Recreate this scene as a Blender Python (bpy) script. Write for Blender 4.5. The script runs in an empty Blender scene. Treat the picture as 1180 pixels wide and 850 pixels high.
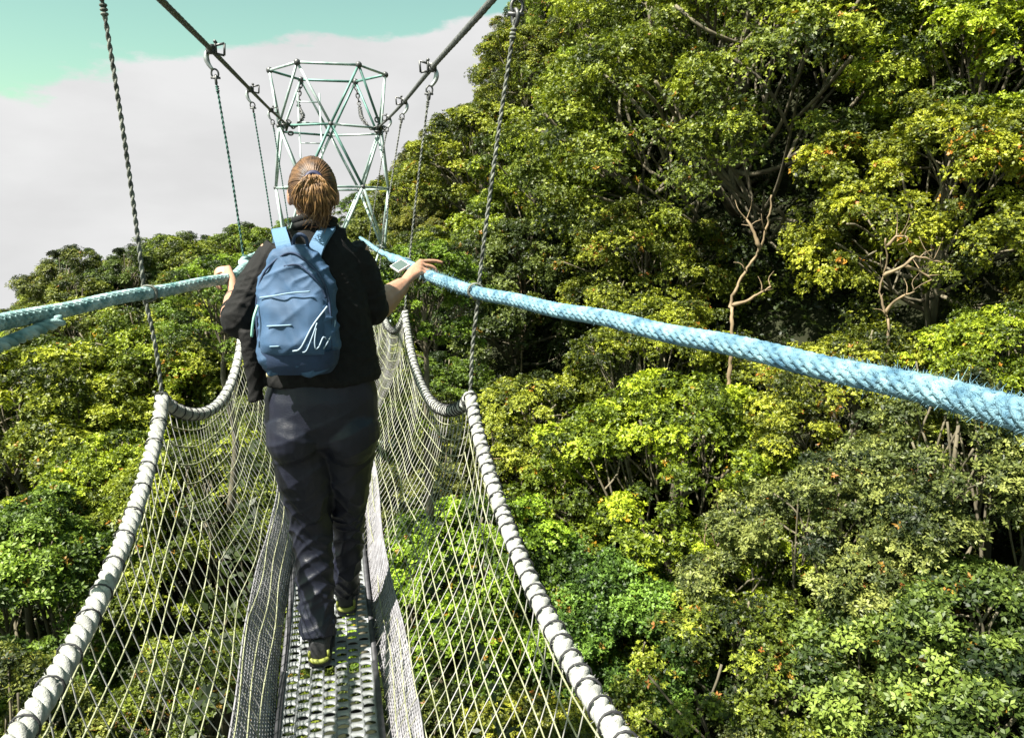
import bpy, bmesh, math, random
import numpy as np
from mathutils import Vector, Matrix

SC = bpy.context.scene
COL = SC.collection
R = math.radians

# ------------------------------------------------------------------ camera
FPX, W0, H0 = 908.0, 1180.0, 850.0
PSI = math.atan(210.0 / 908.0 * math.cos(math.atan(175.0 / 908.0)))
PHI = math.atan(175.0 / 908.0)
cam_d = bpy.data.cameras.new('camera')
cam = bpy.data.objects.new('camera', cam_d); COL.objects.link(cam)
cam_d.sensor_width = 36.0
cam_d.lens = FPX / W0 * 36.0
cam_d.clip_start = 0.05; cam_d.clip_end = 3000
cam.location = (0, 0, 0)
cam.rotation_euler = (math.pi / 2 - PHI, 0, -PSI)
SC.camera = cam
FWD = np.array([math.sin(PSI) * math.cos(PHI), math.cos(PSI) * math.cos(PHI), -math.sin(PHI)])
RGT = np.array([math.cos(PSI), -math.sin(PSI), 0.0])
UPV = np.array([math.sin(PSI) * math.sin(PHI), math.cos(PSI) * math.sin(PHI), math.cos(PHI)])

def ray(px, py):
    return RGT * (px - W0 / 2) + UPV * (H0 / 2 - py) + FWD * FPX
def P(px, py, Y):
    """the point of the bridge's cross-section at distance Y that the photo shows at (px, py)"""
    d = ray(px, py); return Vector(d * (Y / d[1]))
def proj(p):
    p = np.asarray(p, float); D = p @ FWD
    return (W0 / 2 + FPX * (p @ RGT) / D, H0 / 2 - FPX * (p @ UPV) / D, D)

# ------------------------------------------------------------------ light
SC.view_settings.view_transform = 'Standard'
SC.view_settings.look = 'None'
SC.view_settings.gamma = 1.0
SC.view_settings.exposure = EXPO = 1.75
SUN_EL, SUN_AZ = 57.0, 249.0     # azimuth: clockwise from +Y (bridge direction)
sd = bpy.data.lights.new('sun', 'SUN'); sun = bpy.data.objects.new('sun', sd); COL.objects.link(sun)
sd.energy = 5.0; sd.angle = R(0.5); sd.color = (1.0, 0.95, 0.86)
sv = Vector((math.sin(R(SUN_AZ)) * math.cos(R(SUN_EL)), math.cos(R(SUN_AZ)) * math.cos(R(SUN_EL)), math.sin(R(SUN_EL))))
sun.rotation_euler = sv.to_track_quat('Z', 'Y').to_euler()

wld = bpy.data.worlds.new('World'); SC.world = wld; wld.use_nodes = True
wt = wld.node_tree; wt.nodes.clear()
def N(t, typ, **kw):
    n = t.nodes.new(typ)
    for k, v in kw.items():
        if k.startswith('i_'):
            n.inputs[k[2:].replace('_', ' ')].default_value = v
        else: setattr(n, k, v)
    return n
sky = N(wt, 'ShaderNodeTexSky', sky_type='NISHITA', sun_disc=False, sun_elevation=R(SUN_EL), sun_rotation=R(SUN_AZ), air_density=1.0, dust_density=1.5, ozone_density=1.0)
skyt = N(wt, 'ShaderNodeMixRGB', blend_type='MULTIPLY'); skyt.inputs[0].default_value = 1.0
skyt.inputs[2].default_value = (0.055, 0.067, 0.0415, 1)
tc = N(wt, 'ShaderNodeTexCoord')
sep = N(wt, 'ShaderNodeSeparateXYZ')
mp = N(wt, 'ShaderNodeMapping'); mp.inputs['Scale'].default_value = (1, 1, 2.6)
ns = N(wt, 'ShaderNodeTexNoise'); ns.inputs['Scale'].default_value = 2.6; ns.inputs['Detail'].default_value = 9; ns.inputs['Roughness'].default_value = 0.58
ns2 = N(wt, 'ShaderNodeTexNoise'); ns2.inputs['Scale'].default_value = 5.5; ns2.inputs['Detail'].default_value = 6
L = wt.links.new
L(tc.outputs['Generated'], sep.inputs[0]); L(tc.outputs['Generated'], mp.inputs['Vector'])
L(mp.outputs[0], ns.inputs['Vector']); L(mp.outputs[0], ns2.inputs['Vector'])
# clear band: rises with elevation, broken by noise
m1 = N(wt, 'ShaderNodeMath', operation='MULTIPLY_ADD'); m1.inputs[1].default_value = 9.0; m1.inputs[2].default_value = -1.78
L(sep.outputs['Z'], m1.inputs[0])
mx = N(wt, 'ShaderNodeMath', operation='MULTIPLY_ADD'); mx.inputs[1].default_value = -1.5
L(sep.outputs['X'], mx.inputs[0]); L(m1.outputs[0], mx.inputs[2])
m2 = N(wt, 'ShaderNodeMath', operation='MULTIPLY_ADD'); m2.inputs[1].default_value = 2.2; 
L(ns.outputs['Fac'], m2.inputs[0]); 
m3 = N(wt, 'ShaderNodeMath', operation='SUBTRACT'); m3.inputs[1].default_value = 1.10
L(mx.outputs[0], m2.inputs[2]); L(m2.outputs[0], m3.inputs[0])
mr = N(wt, 'ShaderNodeMapRange', interpolation_type='SMOOTHSTEP'); mr.inputs['From Min'].default_value = -0.03; mr.inputs['From Max'].default_value = 0.10
L(m3.outputs[0], mr.inputs['Value'])
cr = N(wt, 'ShaderNodeMapRange'); cr.inputs['From Min'].default_value = 0.35; cr.inputs['From Max'].default_value = 0.65
cr.inputs['To Min'].default_value = 2.24; cr.inputs['To Max'].default_value = 2.52
L(ns2.outputs['Fac'], cr.inputs['Value'])
cc = N(wt, 'ShaderNodeCombineXYZ')
for i in range(3): L(cr.outputs[0], cc.inputs[i])
L(sky.outputs[0], skyt.inputs[1])
sc2 = N(wt, 'ShaderNodeVectorMath', operation='SCALE'); sc2.inputs['Scale'].default_value = 10.0
L(skyt.outputs[0], sc2.inputs[0])
mixs = N(wt, 'ShaderNodeMixRGB'); L(mr.outputs[0], mixs.inputs[0]); L(cc.outputs[0], mixs.inputs[1]); L(sc2.outputs[0], mixs.inputs[2])
bg = N(wt, 'ShaderNodeBackground'); bg.inputs['Strength'].default_value = 0.1
wo = N(wt, 'ShaderNodeOutputWorld')
L(mixs.outputs[0], bg.inputs[0]); L(bg.outputs[0], wo.inputs[0])

# ------------------------------------------------------------------ helpers
def tag(o, label=None, cat=None, group=None, kind=None):
    if label: o['label'] = label
    if cat: o['category'] = cat
    if group: o['group'] = group
    if kind: o['kind'] = kind
    return o
def empty(name, loc=(0, 0, 0)):
    o = bpy.data.objects.new(name, None); COL.objects.link(o); o.location = loc; o.empty_display_size = 0.1; return o
def link(name, me, parent=None):
    o = bpy.data.objects.new(name, me); COL.objects.link(o)
    if parent is not None:
        o.parent = parent
        o.location = -Vector(parent_origin(parent))
    return o
def parent_origin(p):
    v = Vector((0, 0, 0))
    while p is not None: v += Vector(p.location); p = p.parent
    return v
def mesh_np(name, v, f, mat=None, smooth=False, attrs=None):
    """numpy quads/tris mesh; v (n,3), f (m,k)"""
    v = np.asarray(v, np.float32); f = np.asarray(f, np.int32)
    me = bpy.data.meshes.new(name)
    me.vertices.add(len(v)); me.vertices.foreach_set('co', v.ravel())
    k = f.shape[1]
    me.loops.add(f.size); me.loops.foreach_set('vertex_index', f.ravel())
    me.polygons.add(len(f)); me.polygons.foreach_set('loop_start', np.arange(len(f), dtype=np.int32) * k)
    if smooth: me.polygons.foreach_set('use_smooth', np.ones(len(f), bool))
    me.update(calc_edges=True)
    if attrs:
        for nm, a in attrs.items():
            at = me.attributes.new(nm, 'FLOAT', 'FACE'); at.data.foreach_set('value', np.asarray(a, np.float32))
    if mat: me.materials.append(mat)
    return me

class MB:
    """collects quads of tubes, boxes, spheres into one mesh"""
    def __init__(s): s.v = []; s.f = []; s.n = 0
    def add(s, v, f):
        v = np.asarray(v, float).reshape(-1, 3); f = np.asarray(f, int)
        s.v.append(v); s.f.append(f + s.n); s.n += len(v)
    def tube(s, pts, r, k=8, caps=True, up=None):
        pts = np.asarray([tuple(p) for p in pts], float); n = len(pts)
        rr = np.full(n, float(r)) if np.isscalar(r) else np.asarray(r, float)
        T = np.gradient(pts, axis=0); T /= np.linalg.norm(T, axis=1)[:, None] + 1e-12
        a = np.array([0, 0, 1.0]) if up is None else np.array(up, float)
        if abs(T[0] @ a) > 0.95: a = np.array([1.0, 0, 0])
        u = np.cross(T[0], a); u /= np.linalg.norm(u); U = [u]
        for i in range(1, n):
            u = U[-1] - T[i] * (U[-1] @ T[i]); u /= np.linalg.norm(u) + 1e-12; U.append(u)
        U = np.array(U); V = np.cross(T, U)
        th = np.arange(k) * 2 * math.pi / k
        v = pts[:, None] + rr[:, None, None] * (np.cos(th)[None, :, None] * U[:, None] + np.sin(th)[None, :, None] * V[:, None])
        v = v.reshape(-1, 3)
        i = np.arange(n - 1)[:, None] * k; j = np.arange(k)[None]
        f = np.stack([i + j, i + (j + 1) % k, i + k + (j + 1) % k, i + k + j], -1).reshape(-1, 4)
        if caps:
            v = np.vstack([v, pts[0], pts[-1]]); c0 = n * k; e = (n - 1) * k
            j = np.arange(k)
            f0 = np.stack([np.full(k, c0), (j + 1) % k, j, j], -1); f1 = np.stack([np.full(k, c0 + 1), e + j, e + (j + 1) % k, e + (j + 1) % k], -1)
            f = np.vstack([f, f0, f1])
        s.add(v, f)
    def frames(s, pts):
        pts = np.asarray(pts, float); T = np.gradient(pts, axis=0); T /= np.linalg.norm(T, axis=1)[:, None] + 1e-12
        a = np.array([0, 0, 1.0]); 
        if abs(T[0] @ a) > 0.95: a = np.array([1.0, 0, 0])
        u = np.cross(T[0], a); u /= np.linalg.norm(u); U = [u]
        for i in range(1, len(pts)):
            u = U[-1] - T[i] * (U[-1] @ T[i]); u /= np.linalg.norm(u); U.append(u)
        U = np.array(U); return T, U, np.cross(T, U)
    def box(s, c, h, M=None):
        v = np.array([[x, y, z] for x in (-1, 1) for y in (-1, 1) for z in (-1, 1)], float) * np.asarray(h, float)
        if M is not None: v = v @ np.asarray(M.to_3x3() if hasattr(M, 'to_3x3') else M).T
        v += np.asarray(c, float)
        s.add(v, [[0, 1, 3, 2], [4, 6, 7, 5], [0, 4, 5, 1], [2, 3, 7, 6], [0, 2, 6, 4], [1, 5, 7, 3]])
    def ball(s, c, r, k=10, m=7, M=None):
        r = np.ones(3) * r
        th = np.linspace(0.02, math.pi - 0.02, m); ph = np.arange(k) * 2 * math.pi / k
        v = np.stack([np.sin(th)[:, None] * np.cos(ph), np.sin(th)[:, None] * np.sin(ph), np.cos(th)[:, None] + 0 * ph], -1).reshape(-1, 3) * r
        if M is not None: v = v @ np.asarray(M).T
        v = v + np.asarray(c, float)
        i = np.arange(m - 1)[:, None] * k; j = np.arange(k)[None]
        f = np.stack([i + j, i + k + j, i + k + (j + 1) % k, i + (j + 1) % k], -1).reshape(-1, 4)
        j = np.arange(k)
        s.add(v, np.vstack([f])); b = s.n - len(v)
    def ring(s, c, ax, R_, r, k=8, n=20, U=None, sy=1.0):
        ax = np.asarray(ax, float); ax /= np.linalg.norm(ax)
        u = np.array([0, 0, 1.0]) if U is None else np.asarray(U, float)
        u = u - ax * (u @ ax)
        if np.linalg.norm(u) < 1e-3: u = np.array([1.0, 0, 0]) - ax * ax[0]
        u /= np.linalg.norm(u); w = np.cross(ax, u)
        th = np.arange(n) * 2 * math.pi / n; ps = np.arange(k) * 2 * math.pi / k
        rad = np.cos(th)[:, None] * u * sy + np.sin(th)[:, None] * w
        cen = np.asarray(c, float) + R_ * rad
        rn = rad / np.linalg.norm(rad, axis=1)[:, None]
        v = cen[:, None] + r * (np.cos(ps)[None, :, None] * rn[:, None] + np.sin(ps)[None, :, None] * ax)
        i = np.arange(n)[:, None]; j = np.arange(k)[None]
        f = np.stack([i * k + j, ((i + 1) % n) * k + j, ((i + 1) % n) * k + (j + 1) % k, i * k + (j + 1) % k], -1).reshape(-1, 4)
        s.add(v.reshape(-1, 3), f)
    def build(s, name, mat, parent=None, smooth=True):
        v = np.vstack(s.v); f = np.vstack(s.f)
        me = bpy.data.meshes.new(name)
        me.from_pydata([tuple(x) for x in v], [], [tuple(dict.fromkeys(q)) for q in f.tolist()])
        if smooth: me.polygons.foreach_set('use_smooth', np.ones(len(me.polygons), bool))
        me.update(); me.materials.append(mat)
        return link(name, me, parent)

def rs(pts, step):
    """resample a polyline evenly (Catmull-Rom smoothed)"""
    p = np.asarray([tuple(q) for q in pts], float)
    q = np.vstack([2 * p[0] - p[1], p, 2 * p[-1] - p[-2]]); out = []
    for i in range(1, len(q) - 2):
        n = max(2, int(np.linalg.norm(q[i + 1] - q[i]) / step * 1.5) + 1)
        t = np.linspace(0, 1, n, endpoint=False)[:, None]
        out.append(0.5 * (2 * q[i] + (q[i + 1] - q[i - 1]) * t + (2 * q[i - 1] - 5 * q[i] + 4 * q[i + 1] - q[i + 2]) * t ** 2 + (3 * q[i] - q[i - 1] - 3 * q[i + 1] + q[i + 2]) * t ** 3))
    o = np.vstack(out + [p[-1:]])
    return resamp(o, step)
def resamp(o, step):
    o = np.asarray([tuple(q) for q in o], float)
    d = np.concatenate([[0], np.cumsum(np.linalg.norm(np.diff(o, axis=0), axis=1))])
    n = max(2, int(d[-1] / step) + 1); t = np.linspace(0, d[-1], n)
    return np.stack([np.interp(t, d, o[:, i]) for i in range(3)], -1)

# ------------------------------------------------------------------ materials
def mat(name, col, rough=0.6, metal=0.0, var=0.0, vscale=20.0, bump=0.0, bscale=80.0, spec=0.5, col2=None, stretch=None, sss=0.0):
    m = bpy.data.materials.new(name); m.use_nodes = True; t = m.node_tree; b = t.nodes['Principled BSDF']
    b.inputs['Base Color'].default_value = (*col, 1); b.inputs['Roughness'].default_value = rough
    b.inputs['Metallic'].default_value = metal; b.inputs['Specular IOR Level'].default_value = spec
    if sss:
        b.inputs['Subsurface Weight'].default_value = sss; b.inputs['Subsurface Radius'].default_value = (0.012, 0.005, 0.003)
    c = N(t, 'ShaderNodeTexCoord'); mpn = N(t, 'ShaderNodeMapping')
    t.links.new(c.outputs['Object'], mpn.inputs['Vector'])
    if stretch: mpn.inputs['Scale'].default_value = stretch
    if var or col2:
        n = N(t, 'ShaderNodeTexNoise'); n.inputs['Scale'].default_value = vscale; n.inputs['Detail'].default_value = 6
        t.links.new(mpn.outputs[0], n.inputs['Vector'])
        r = N(t, 'ShaderNodeValToRGB')
        lo = tuple(x * (1 - var) for x in col); hi = col2 if col2 else tuple(min(1, x * (1 + var)) for x in col)
        r.color_ramp.elements[0].position = 0.34; r.color_ramp.elements[1].position = 0.66
        r.color_ramp.elements[0].color = (*lo, 1); r.color_ramp.elements[1].color = (*hi, 1)
        t.links.new(n.outputs['Fac'], r.inputs['Fac']); t.links.new(r.outputs[0], b.inputs['Base Color'])
    if bump:
        n = N(t, 'ShaderNodeTexNoise'); n.inputs['Scale'].default_value = bscale; n.inputs['Detail'].default_value = 5
        t.links.new(mpn.outputs[0], n.inputs['Vector'])
        bp = N(t, 'ShaderNodeBump'); bp.inputs['Strength'].default_value = bump; bp.inputs['Distance'].default_value = 0.004
        t.links.new(n.outputs['Fac'], bp.inputs['Height']); t.links.new(bp.outputs[0], b.inputs['Normal'])
    return m

def leaf_mat(name, dark, mid, light, flower=(0.45, 0.09, 0.02)):
    m = bpy.data.materials.new(name); m.use_nodes = True; t = m.node_tree; b = t.nodes['Principled BSDF']
    at = N(t, 'ShaderNodeAttribute', attribute_name='tone'); oi = N(t, 'ShaderNodeObjectInfo')
    r = N(t, 'ShaderNodeValToRGB'); e = r.color_ramp.elements
    e[0].position = 0.0; e[0].color = (*dark, 1); e[1].position = 0.45; e[1].color = (*mid, 1)
    x = e.new(0.9); x.color = (*light, 1); x = e.new(0.93); x.color = (*flower, 1); x = e.new(1.0); x.color = (flower[0] * 1.1, flower[1] * 1.8, flower[2], 1)
    t.links.new(at.outputs['Fac'], r.inputs['Fac'])
    mu = N(t, 'ShaderNodeMixRGB', blend_type='MULTIPLY'); mu.inputs[0].default_value = 1
    t.links.new(r.outputs[0], mu.inputs[1]); t.links.new(oi.outputs['Color'], mu.inputs[2])
    t.links.new(mu.outputs[0], b.inputs['Base Color'])
    b.inputs['Roughness'].default_value = 0.5; b.inputs['Specular IOR Level'].default_value = 0.32
    tr = N(t, 'ShaderNodeBsdfTranslucent')
    tm = N(t, 'ShaderNodeMixRGB', blend_type='MULTIPLY'); tm.inputs[0].default_value = 1; tm.inputs[2].default_value = (1.3, 1.35, 0.5, 1)
    t.links.new(mu.outputs[0], tm.inputs[1]); t.links.new(tm.outputs[0], tr.inputs[0])
    ms = N(t, 'ShaderNodeMixShader'); ms.inputs[0].default_value = 0.22
    t.links.new(b.outputs[0], ms.inputs[1]); t.links.new(tr.outputs[0], ms.inputs[2])
    t.links.new(ms.outputs[0], t.nodes['Material Output'].inputs['Surface'])
    return m
# ------------------------------------------------------------------ terrain
def sst(a, b, x):
    t = np.clip((x - a) / (b - a), 0, 1); return t * t * (3 - 2 * t)
def canopy(x, y):
    x = np.asarray(x, float); y = np.asarray(y, float)
    u = 0.8 * x + 0.35 * y
    hill = np.interp(u, [-200, 0, 8, 12.5, 16, 20, 24, 32, 40, 60, 200], [-14, -14, -14, -12.3, -9.0, -4.4, 0.8, 12, 22, 34, 60])
    left = np.interp(y, [-200, 0, 15, 25, 35, 42, 48, 54, 62, 90, 150, 400, 900], [-14, -13, -12.0, -10.2, -8.0, -5.2, -2.6, -1.9, -4, -24, -90, -330, -800]) + np.interp(x, [-900, -200, -80, -45, -30, -19, -15, -9, 0, 200], [-500, -130, -40, -18, -8.5, -4.6, -2.6, -0.6, 0.0, 0.2])
    cap = np.interp(x, [-900, -200, -12, -4, 0, 4, 7, 12, 18, 30, 60, 300], [-900, -160, -12, -6, -3.5, 0.6, 3.0, 5.6, 17, 34, 44, 60])
    near = np.interp(y, [0, 24, 34], [-11, -9, 40])       # the ravine the bridge crosses
    a = np.minimum(hill, cap)
    k = sst(0, 8, x)
    a = np.where(x < 8, np.minimum(a, near * (1 - k) + 60 * k), a)
    a = a - 1.3 * np.maximum(0, y - 84) * (1 - sst(30, 60, x))
    return np.maximum(a, left)
def ground_z(x, y):
    g = canopy(x, y) - 5.2 - 3.0 * sst(-2, -10, canopy(x, y))
    return np.maximum(g, -3.6 - 4.0 * np.maximum(0, np.hypot(np.asarray(x, float), np.asarray(y, float) - 13.2) - 1.3))   # the knoll the tower stands on
gx = np.concatenate([np.linspace(-900, -130, 8), np.linspace(-110, 130, 121), np.linspace(150, 900, 8)])
gy = np.concatenate([np.linspace(-900, -70, 8), np.linspace(-60, 180, 121), np.linspace(200, 900, 8)])
GX, GY = np.meshgrid(gx, gy, indexing='ij')
rng = np.random.default_rng(5)
GZ = ground_z(GX, GY)
for _ in range(3):
    GZ[1:-1, 1:-1] = (GZ[1:-1, 1:-1] * 2 + GZ[2:, 1:-1] + GZ[:-2, 1:-1] + GZ[1:-1, 2:] + GZ[1:-1, :-2]) / 6
GZ += rng.normal(0, 0.25, GZ.shape)
n1, n2 = GX.shape
ii = np.arange(n1 - 1)[:, None] * n2 + np.arange(n2 - 1)[None]
tf = np.stack([ii, ii + n2, ii + n2 + 1, ii + 1], -1).reshape(-1, 4)
m_soil = mat('forest_soil', (0.018, 0.020, 0.010), 0.95, var=0.5, vscale=0.6, bump=0.6, bscale=4, spec=0.1)
ter = link('terrain', mesh_np('terrain', np.stack([GX, GY, GZ], -1).reshape(-1, 3), tf, m_soil, True)); tag(ter, kind='structure')

# ------------------------------------------------------------------ foliage
m_leaf = leaf_mat('broad_leaves', (0.010, 0.018, 0.003), (0.074, 0.100, 0.009), (0.310, 0.355, 0.034), (0.28, 0.10, 0.022))
m_leaf2 = leaf_mat('waxy_leaves', (0.010, 0.018, 0.005), (0.064, 0.085, 0.014), (0.260, 0.290, 0.052), (0.28, 0.10, 0.022))
m_bark = mat('grey_bark', (0.11, 0.095, 0.06), 0.85, var=0.45, vscale=3, bump=0.8, bscale=18, stretch=(1, 1, 0.3))
m_barkw = mat('bleached_bark', (0.21, 0.15, 0.085), 0.8, var=0.35, vscale=4, bump=0.7, bscale=20, stretch=(1, 1, 0.3))

def leaves(rng, base, axis, L_, Wd, k=6, droop=0.25, spread=(0.75, 1.35)):
    """k leaf blades round every twig tip: quads folded along nothing, diamond shaped"""
    n = len(base)
    ax = axis / (np.linalg.norm(axis, axis=1)[:, None] + 1e-9)
    h = np.where(np.abs(ax[:, 2:3]) > 0.9, np.array([[1.0, 0, 0]]), np.array([[0, 0, 1.0]]))
    u = np.cross(ax, h); u /= np.linalg.norm(u, axis=1)[:, None]; w = np.cross(ax, u)
    ph = rng.uniform(0, 2 * math.pi, (n, 1)) + np.arange(k)[None] * 2 * math.pi / k + rng.normal(0, 0.3, (n, k))
    a = rng.uniform(*spread, (n, k))
    rad = np.cos(ph)[..., None] * u[:, None] + np.sin(ph)[..., None] * w[:, None]
    d = np.cos(a)[..., None] * ax[:, None] + np.sin(a)[..., None] * rad
    d[..., 2] -= droop * rng.uniform(0, 1, (n, k)); d /= np.linalg.norm(d, axis=-1)[..., None]
    side = np.cross(d, ax[:, None] + rng.normal(0, 0.35, (n, k, 3))); side /= np.linalg.norm(side, axis=-1)[..., None] + 1e-9
    nrm = np.cross(side, d)
    ln = L_ * rng.uniform(0.65, 1.25, (n, k, 1)); wd = Wd * rng.uniform(0.8, 1.2, (n, k, 1))
    b = base[:, None] + d * 0.12 * ln
    mid = b + d * ln * 0.48 + nrm * wd * 0.18
    tip = b + d * ln - nrm * ln * 0.10
    v = np.stack([b, mid + side * wd, tip, mid - side * wd], 2).reshape(-1, 3)
    f = np.arange(n * k * 4).reshape(-1, 4)
    return v, f

def make_crown(seed, Rr=4.0, flat=0.75, lobes=8, clumps=95, ros=62, L_=0.17, Wd=0.045, k=6, m=None, low=0.25, flower=0.012, pointed=0.0):
    rng = np.random.default_rng(seed)
    lc, lr = [], []
    for i in range(lobes):
        a = i * 2.4 + rng.uniform(-0.4, 0.4); q = (i + 0.5) / lobes
        el = math.pi / 2 * (1 - 1.5 * q)                  # from the top down round the sides and a little under
        rad = Rr * 0.68 * math.cos(el) * (1.0 - 0.3 * pointed * max(0, math.sin(el)))
        z = Rr * flat * 0.72 * math.sin(el) * (1 + 0.5 * pointed) + rng.uniform(-0.10, 0.10) * Rr
        lc.append([rad * math.cos(a), rad * math.sin(a), z]); lr.append(Rr * rng.uniform(0.26, 0.44) * (1.0 - 0.25 * pointed))
    lc = np.array(lc); lr = np.array(lr)
    cp, cn, crd = [], [], []
    tries = 0
    while len(cp) < clumps and tries < clumps * 30:
        tries += 1
        i = rng.integers(lobes)
        v = rng.normal(0, 1, 3); v /= np.linalg.norm(v)
        if v[2] < -low and rng.random() < 0.8: continue
        if v @ lc[i] < -0.5 * np.linalg.norm(lc[i]) : continue
        p = lc[i] + v * lr[i] * rng.uniform(0.72, 1.05) * np.array([1, 1, 0.8])
        if any(np.linalg.norm((p - c) ) < r * 0.62 for c, r in zip(lc, lr)): continue
        cp.append(p); cn.append(v); crd.append(Rr * rng.uniform(0.08, 0.16) * (1.0 if Rr < 5 else 0.7))
    cp = np.array(cp); cn = np.array(cn); crd = np.array(crd); nc = len(cp)
    ctone = np.clip(rng.normal(0.47, 0.22, nc), 0.0, 0.85)
    cfl = rng.random(nc) < 0.12
    # twig tips on the upper, outer side of each clump
    v = rng.normal(0, 1, (nc, ros, 3)); v += (cn * 0.7 + np.array([0, 0, 0.75]))[:, None]; v /= np.linalg.norm(v, axis=-1)[..., None]
    base = cp[:, None] + v * crd[:, None, None] * rng.uniform(0.45, 1.12, (nc, ros, 1)) * np.array([1.15, 1.15, 0.75])
    ax = v * 0.8 + np.array([0, 0, 0.5]) + rng.normal(0, 0.35, (nc, ros, 3))
    tone = ctone[:, None] + rng.normal(0, 0.13, (nc, ros))
    tone = np.clip(tone, 0.0, 0.88)
    fl = (rng.random((nc, ros)) < flower * 4) & cfl[:, None] | (rng.random((nc, ros)) < flower * 0.25)
    tone = np.where(fl, rng.uniform(0.93, 1.0, tone.shape), tone)
    vv, ff = leaves(rng, base.reshape(-1, 3), ax.reshape(-1, 3), L_, Wd, k)
    t = np.repeat(tone.reshape(-1), k); t = np.where(t < 0.9, np.clip(t + rng.normal(0, 0.06, len(t)), 0, 0.89), t)
    cm = mesh_np('crown', vv, ff, m or m_leaf, False, {'tone': t})
    # trunk and limbs
    mb = MB()
    bend = rng.uniform(-0.8, 0.8, 2)
    tp = rs([(bend[0] * 1.2, bend[1] * 1.2, -13), (bend[0], -bend[1] * 0.4, -8), (-bend[0] * 0.6, bend[1], -4), (0, 0, -0.9), (lc[0][0] * 0.5, lc[0][1] * 0.5, lc[0][2])], 0.8)
    rt = np.interp(np.linspace(0, 1, len(tp)), [0, 0.7, 1], [0.26, 0.15, 0.04]) * (Rr / 4.0) ** 0.5
    mb.tube(tp, rt, 8)
    for c, r in zip(lc, lr):
        z0 = rng.uniform(-3.2, -0.6); a = np.array([np.interp(z0, tp[:, 2], tp[:, i]) for i in range(3)])
        q = (a + c) / 2 + np.array([*rng.normal(0, 0.25, 2), -0.35]) * Rr / 4
        br = rs([a, q, c, c + (c - q) * 0.04], 0.4)
        mb.tube(br, np.linspace(0.075, 0.018, len(br)) * (Rr / 4) ** 0.6, 6)
        for j in range(4):
            v = rng.normal(0, 1, 3); v[2] = abs(v[2]) * 0.8; v /= np.linalg.norm(v)
            s0 = br[int(len(br) * rng.uniform(0.45, 0.95))]
            e = c + v * r * 0.8; mb.tube(rs([s0, (s0 + e) / 2 + rng.normal(0, 0.12, 3) * Rr / 4, e], 0.3), np.linspace(0.030, 0.009, len(rs([s0, (s0 + e) / 2, e], 0.3)))[0] * Rr / 4, 5)
    tm = bpy.data.meshes.new('trunk'); vv = np.vstack(mb.v); ff = np.vstack(mb.f)
    tm.from_pydata([tuple(x) for x in vv], [], [tuple(dict.fromkeys(q)) for q in ff.tolist()])
    tm.polygons.foreach_set('use_smooth', np.ones(len(tm.polygons), bool)); tm.update(); tm.materials.append(m_bark)
    return cm, tm

VAR = [
    make_crown(11, 4.0, 0.95, 19, 270, 84, 0.105, 0.027, 6, m_leaf),
    make_crown(12, 4.0, 0.85, 18, 270, 84, 0.092, 0.026, 6, m_leaf, flower=0.03),
    make_crown(13, 4.0, 1.15, 20, 270, 80, 0.125, 0.026, 6, m_leaf2, pointed=0.5),
    make_crown(14, 4.0, 0.90, 22, 260, 84, 0.100, 0.030, 6, m_leaf, low=0.0),
    make_crown(15, 4.0, 0.85, 17, 250, 84, 0.135, 0.034, 5, m_leaf2, flower=0.02),
    make_crown(16, 4.0, 1.05, 20, 270, 80, 0.098, 0.026, 7, m_leaf, low=0.1),
]
BIG = make_crown(31, 8.0, 0.80, 34, 800, 80, 0.115, 0.031, 6, m_leaf, low=0.05, flower=0.01)
TREES = []
def tree(var, c, size, rot, tint, label=None, name='broadleaf_tree', group=None, sz=None):
    """c = centre of the crown's base in the world"""
    cm, tm = VAR[var] if var >= 0 else BIG
    Rb = 4.0 if var >= 0 else 8.0
    s = size / Rb
    z0 = -13 * s
    gz = float(ground_z(c[0], c[1]))
    o = empty(name, (c[0], c[1], min(gz, c[2] - 1)))
    for nm, me in (('trunk', tm), ('crown', cm)):
        ch = bpy.data.objects.new(nm, me); COL.objects.link(ch); ch.parent = o
        ch.location = (0, 0, c[2] - o.location.z); ch.rotation_euler = (0, 0, rot)
        ch.scale = (s, s, s * (sz or 1.0))
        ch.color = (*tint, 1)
    tag(o, label, 'tree', group)
    TREES.append((o, c, size, var, tint, label))
    return o
def at(px, py, dist):
    d = ray(px, py); return np.array(d / np.linalg.norm(d) * dist)

def hit(px, py, off=0.0):
    """where the ray through a pixel meets the canopy surface"""
    d = ray(px, py); d = d / np.linalg.norm(d)
    for t in np.arange(9, 140, 0.25):
        p = d * t
        if canopy(p[0], p[1]) + off > p[2]: return p
    return d * 100
# low shrubs that cover the slopes between the trees
rng = np.random.default_rng(8)
n = 90000
az = rng.uniform(R(-36), R(60), n); dd = 9 + 60 * np.sqrt(rng.random(n))
ux, uy = dd * np.sin(az), dd * np.cos(az)
hh = rng.random(n) ** 1.5 * 2.2 * (0.5 + 0.5 * np.sin(ux * 0.9 + 2 * np.sin(uy * 0.5)) * np.cos(uy * 0.8))
ub = np.stack([ux, uy, ground_z(ux, uy) + 0.1 + hh], -1)
ua = rng.normal(0, 0.5, (n, 3)) + np.array([0, 0, 1.0])
uv, uf = leaves(rng, ub, ua, 0.22, 0.055, 5)
ut = np.clip(np.repeat(rng.normal(0.22, 0.12, n), 5), 0, 0.7)
und = link('undergrowth', mesh_np('undergrowth', uv, uf, m_leaf2, False, {'tone': ut})); tag(und, kind='stuff'); und.color = (0.55, 0.62, 0.6, 1)
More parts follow.
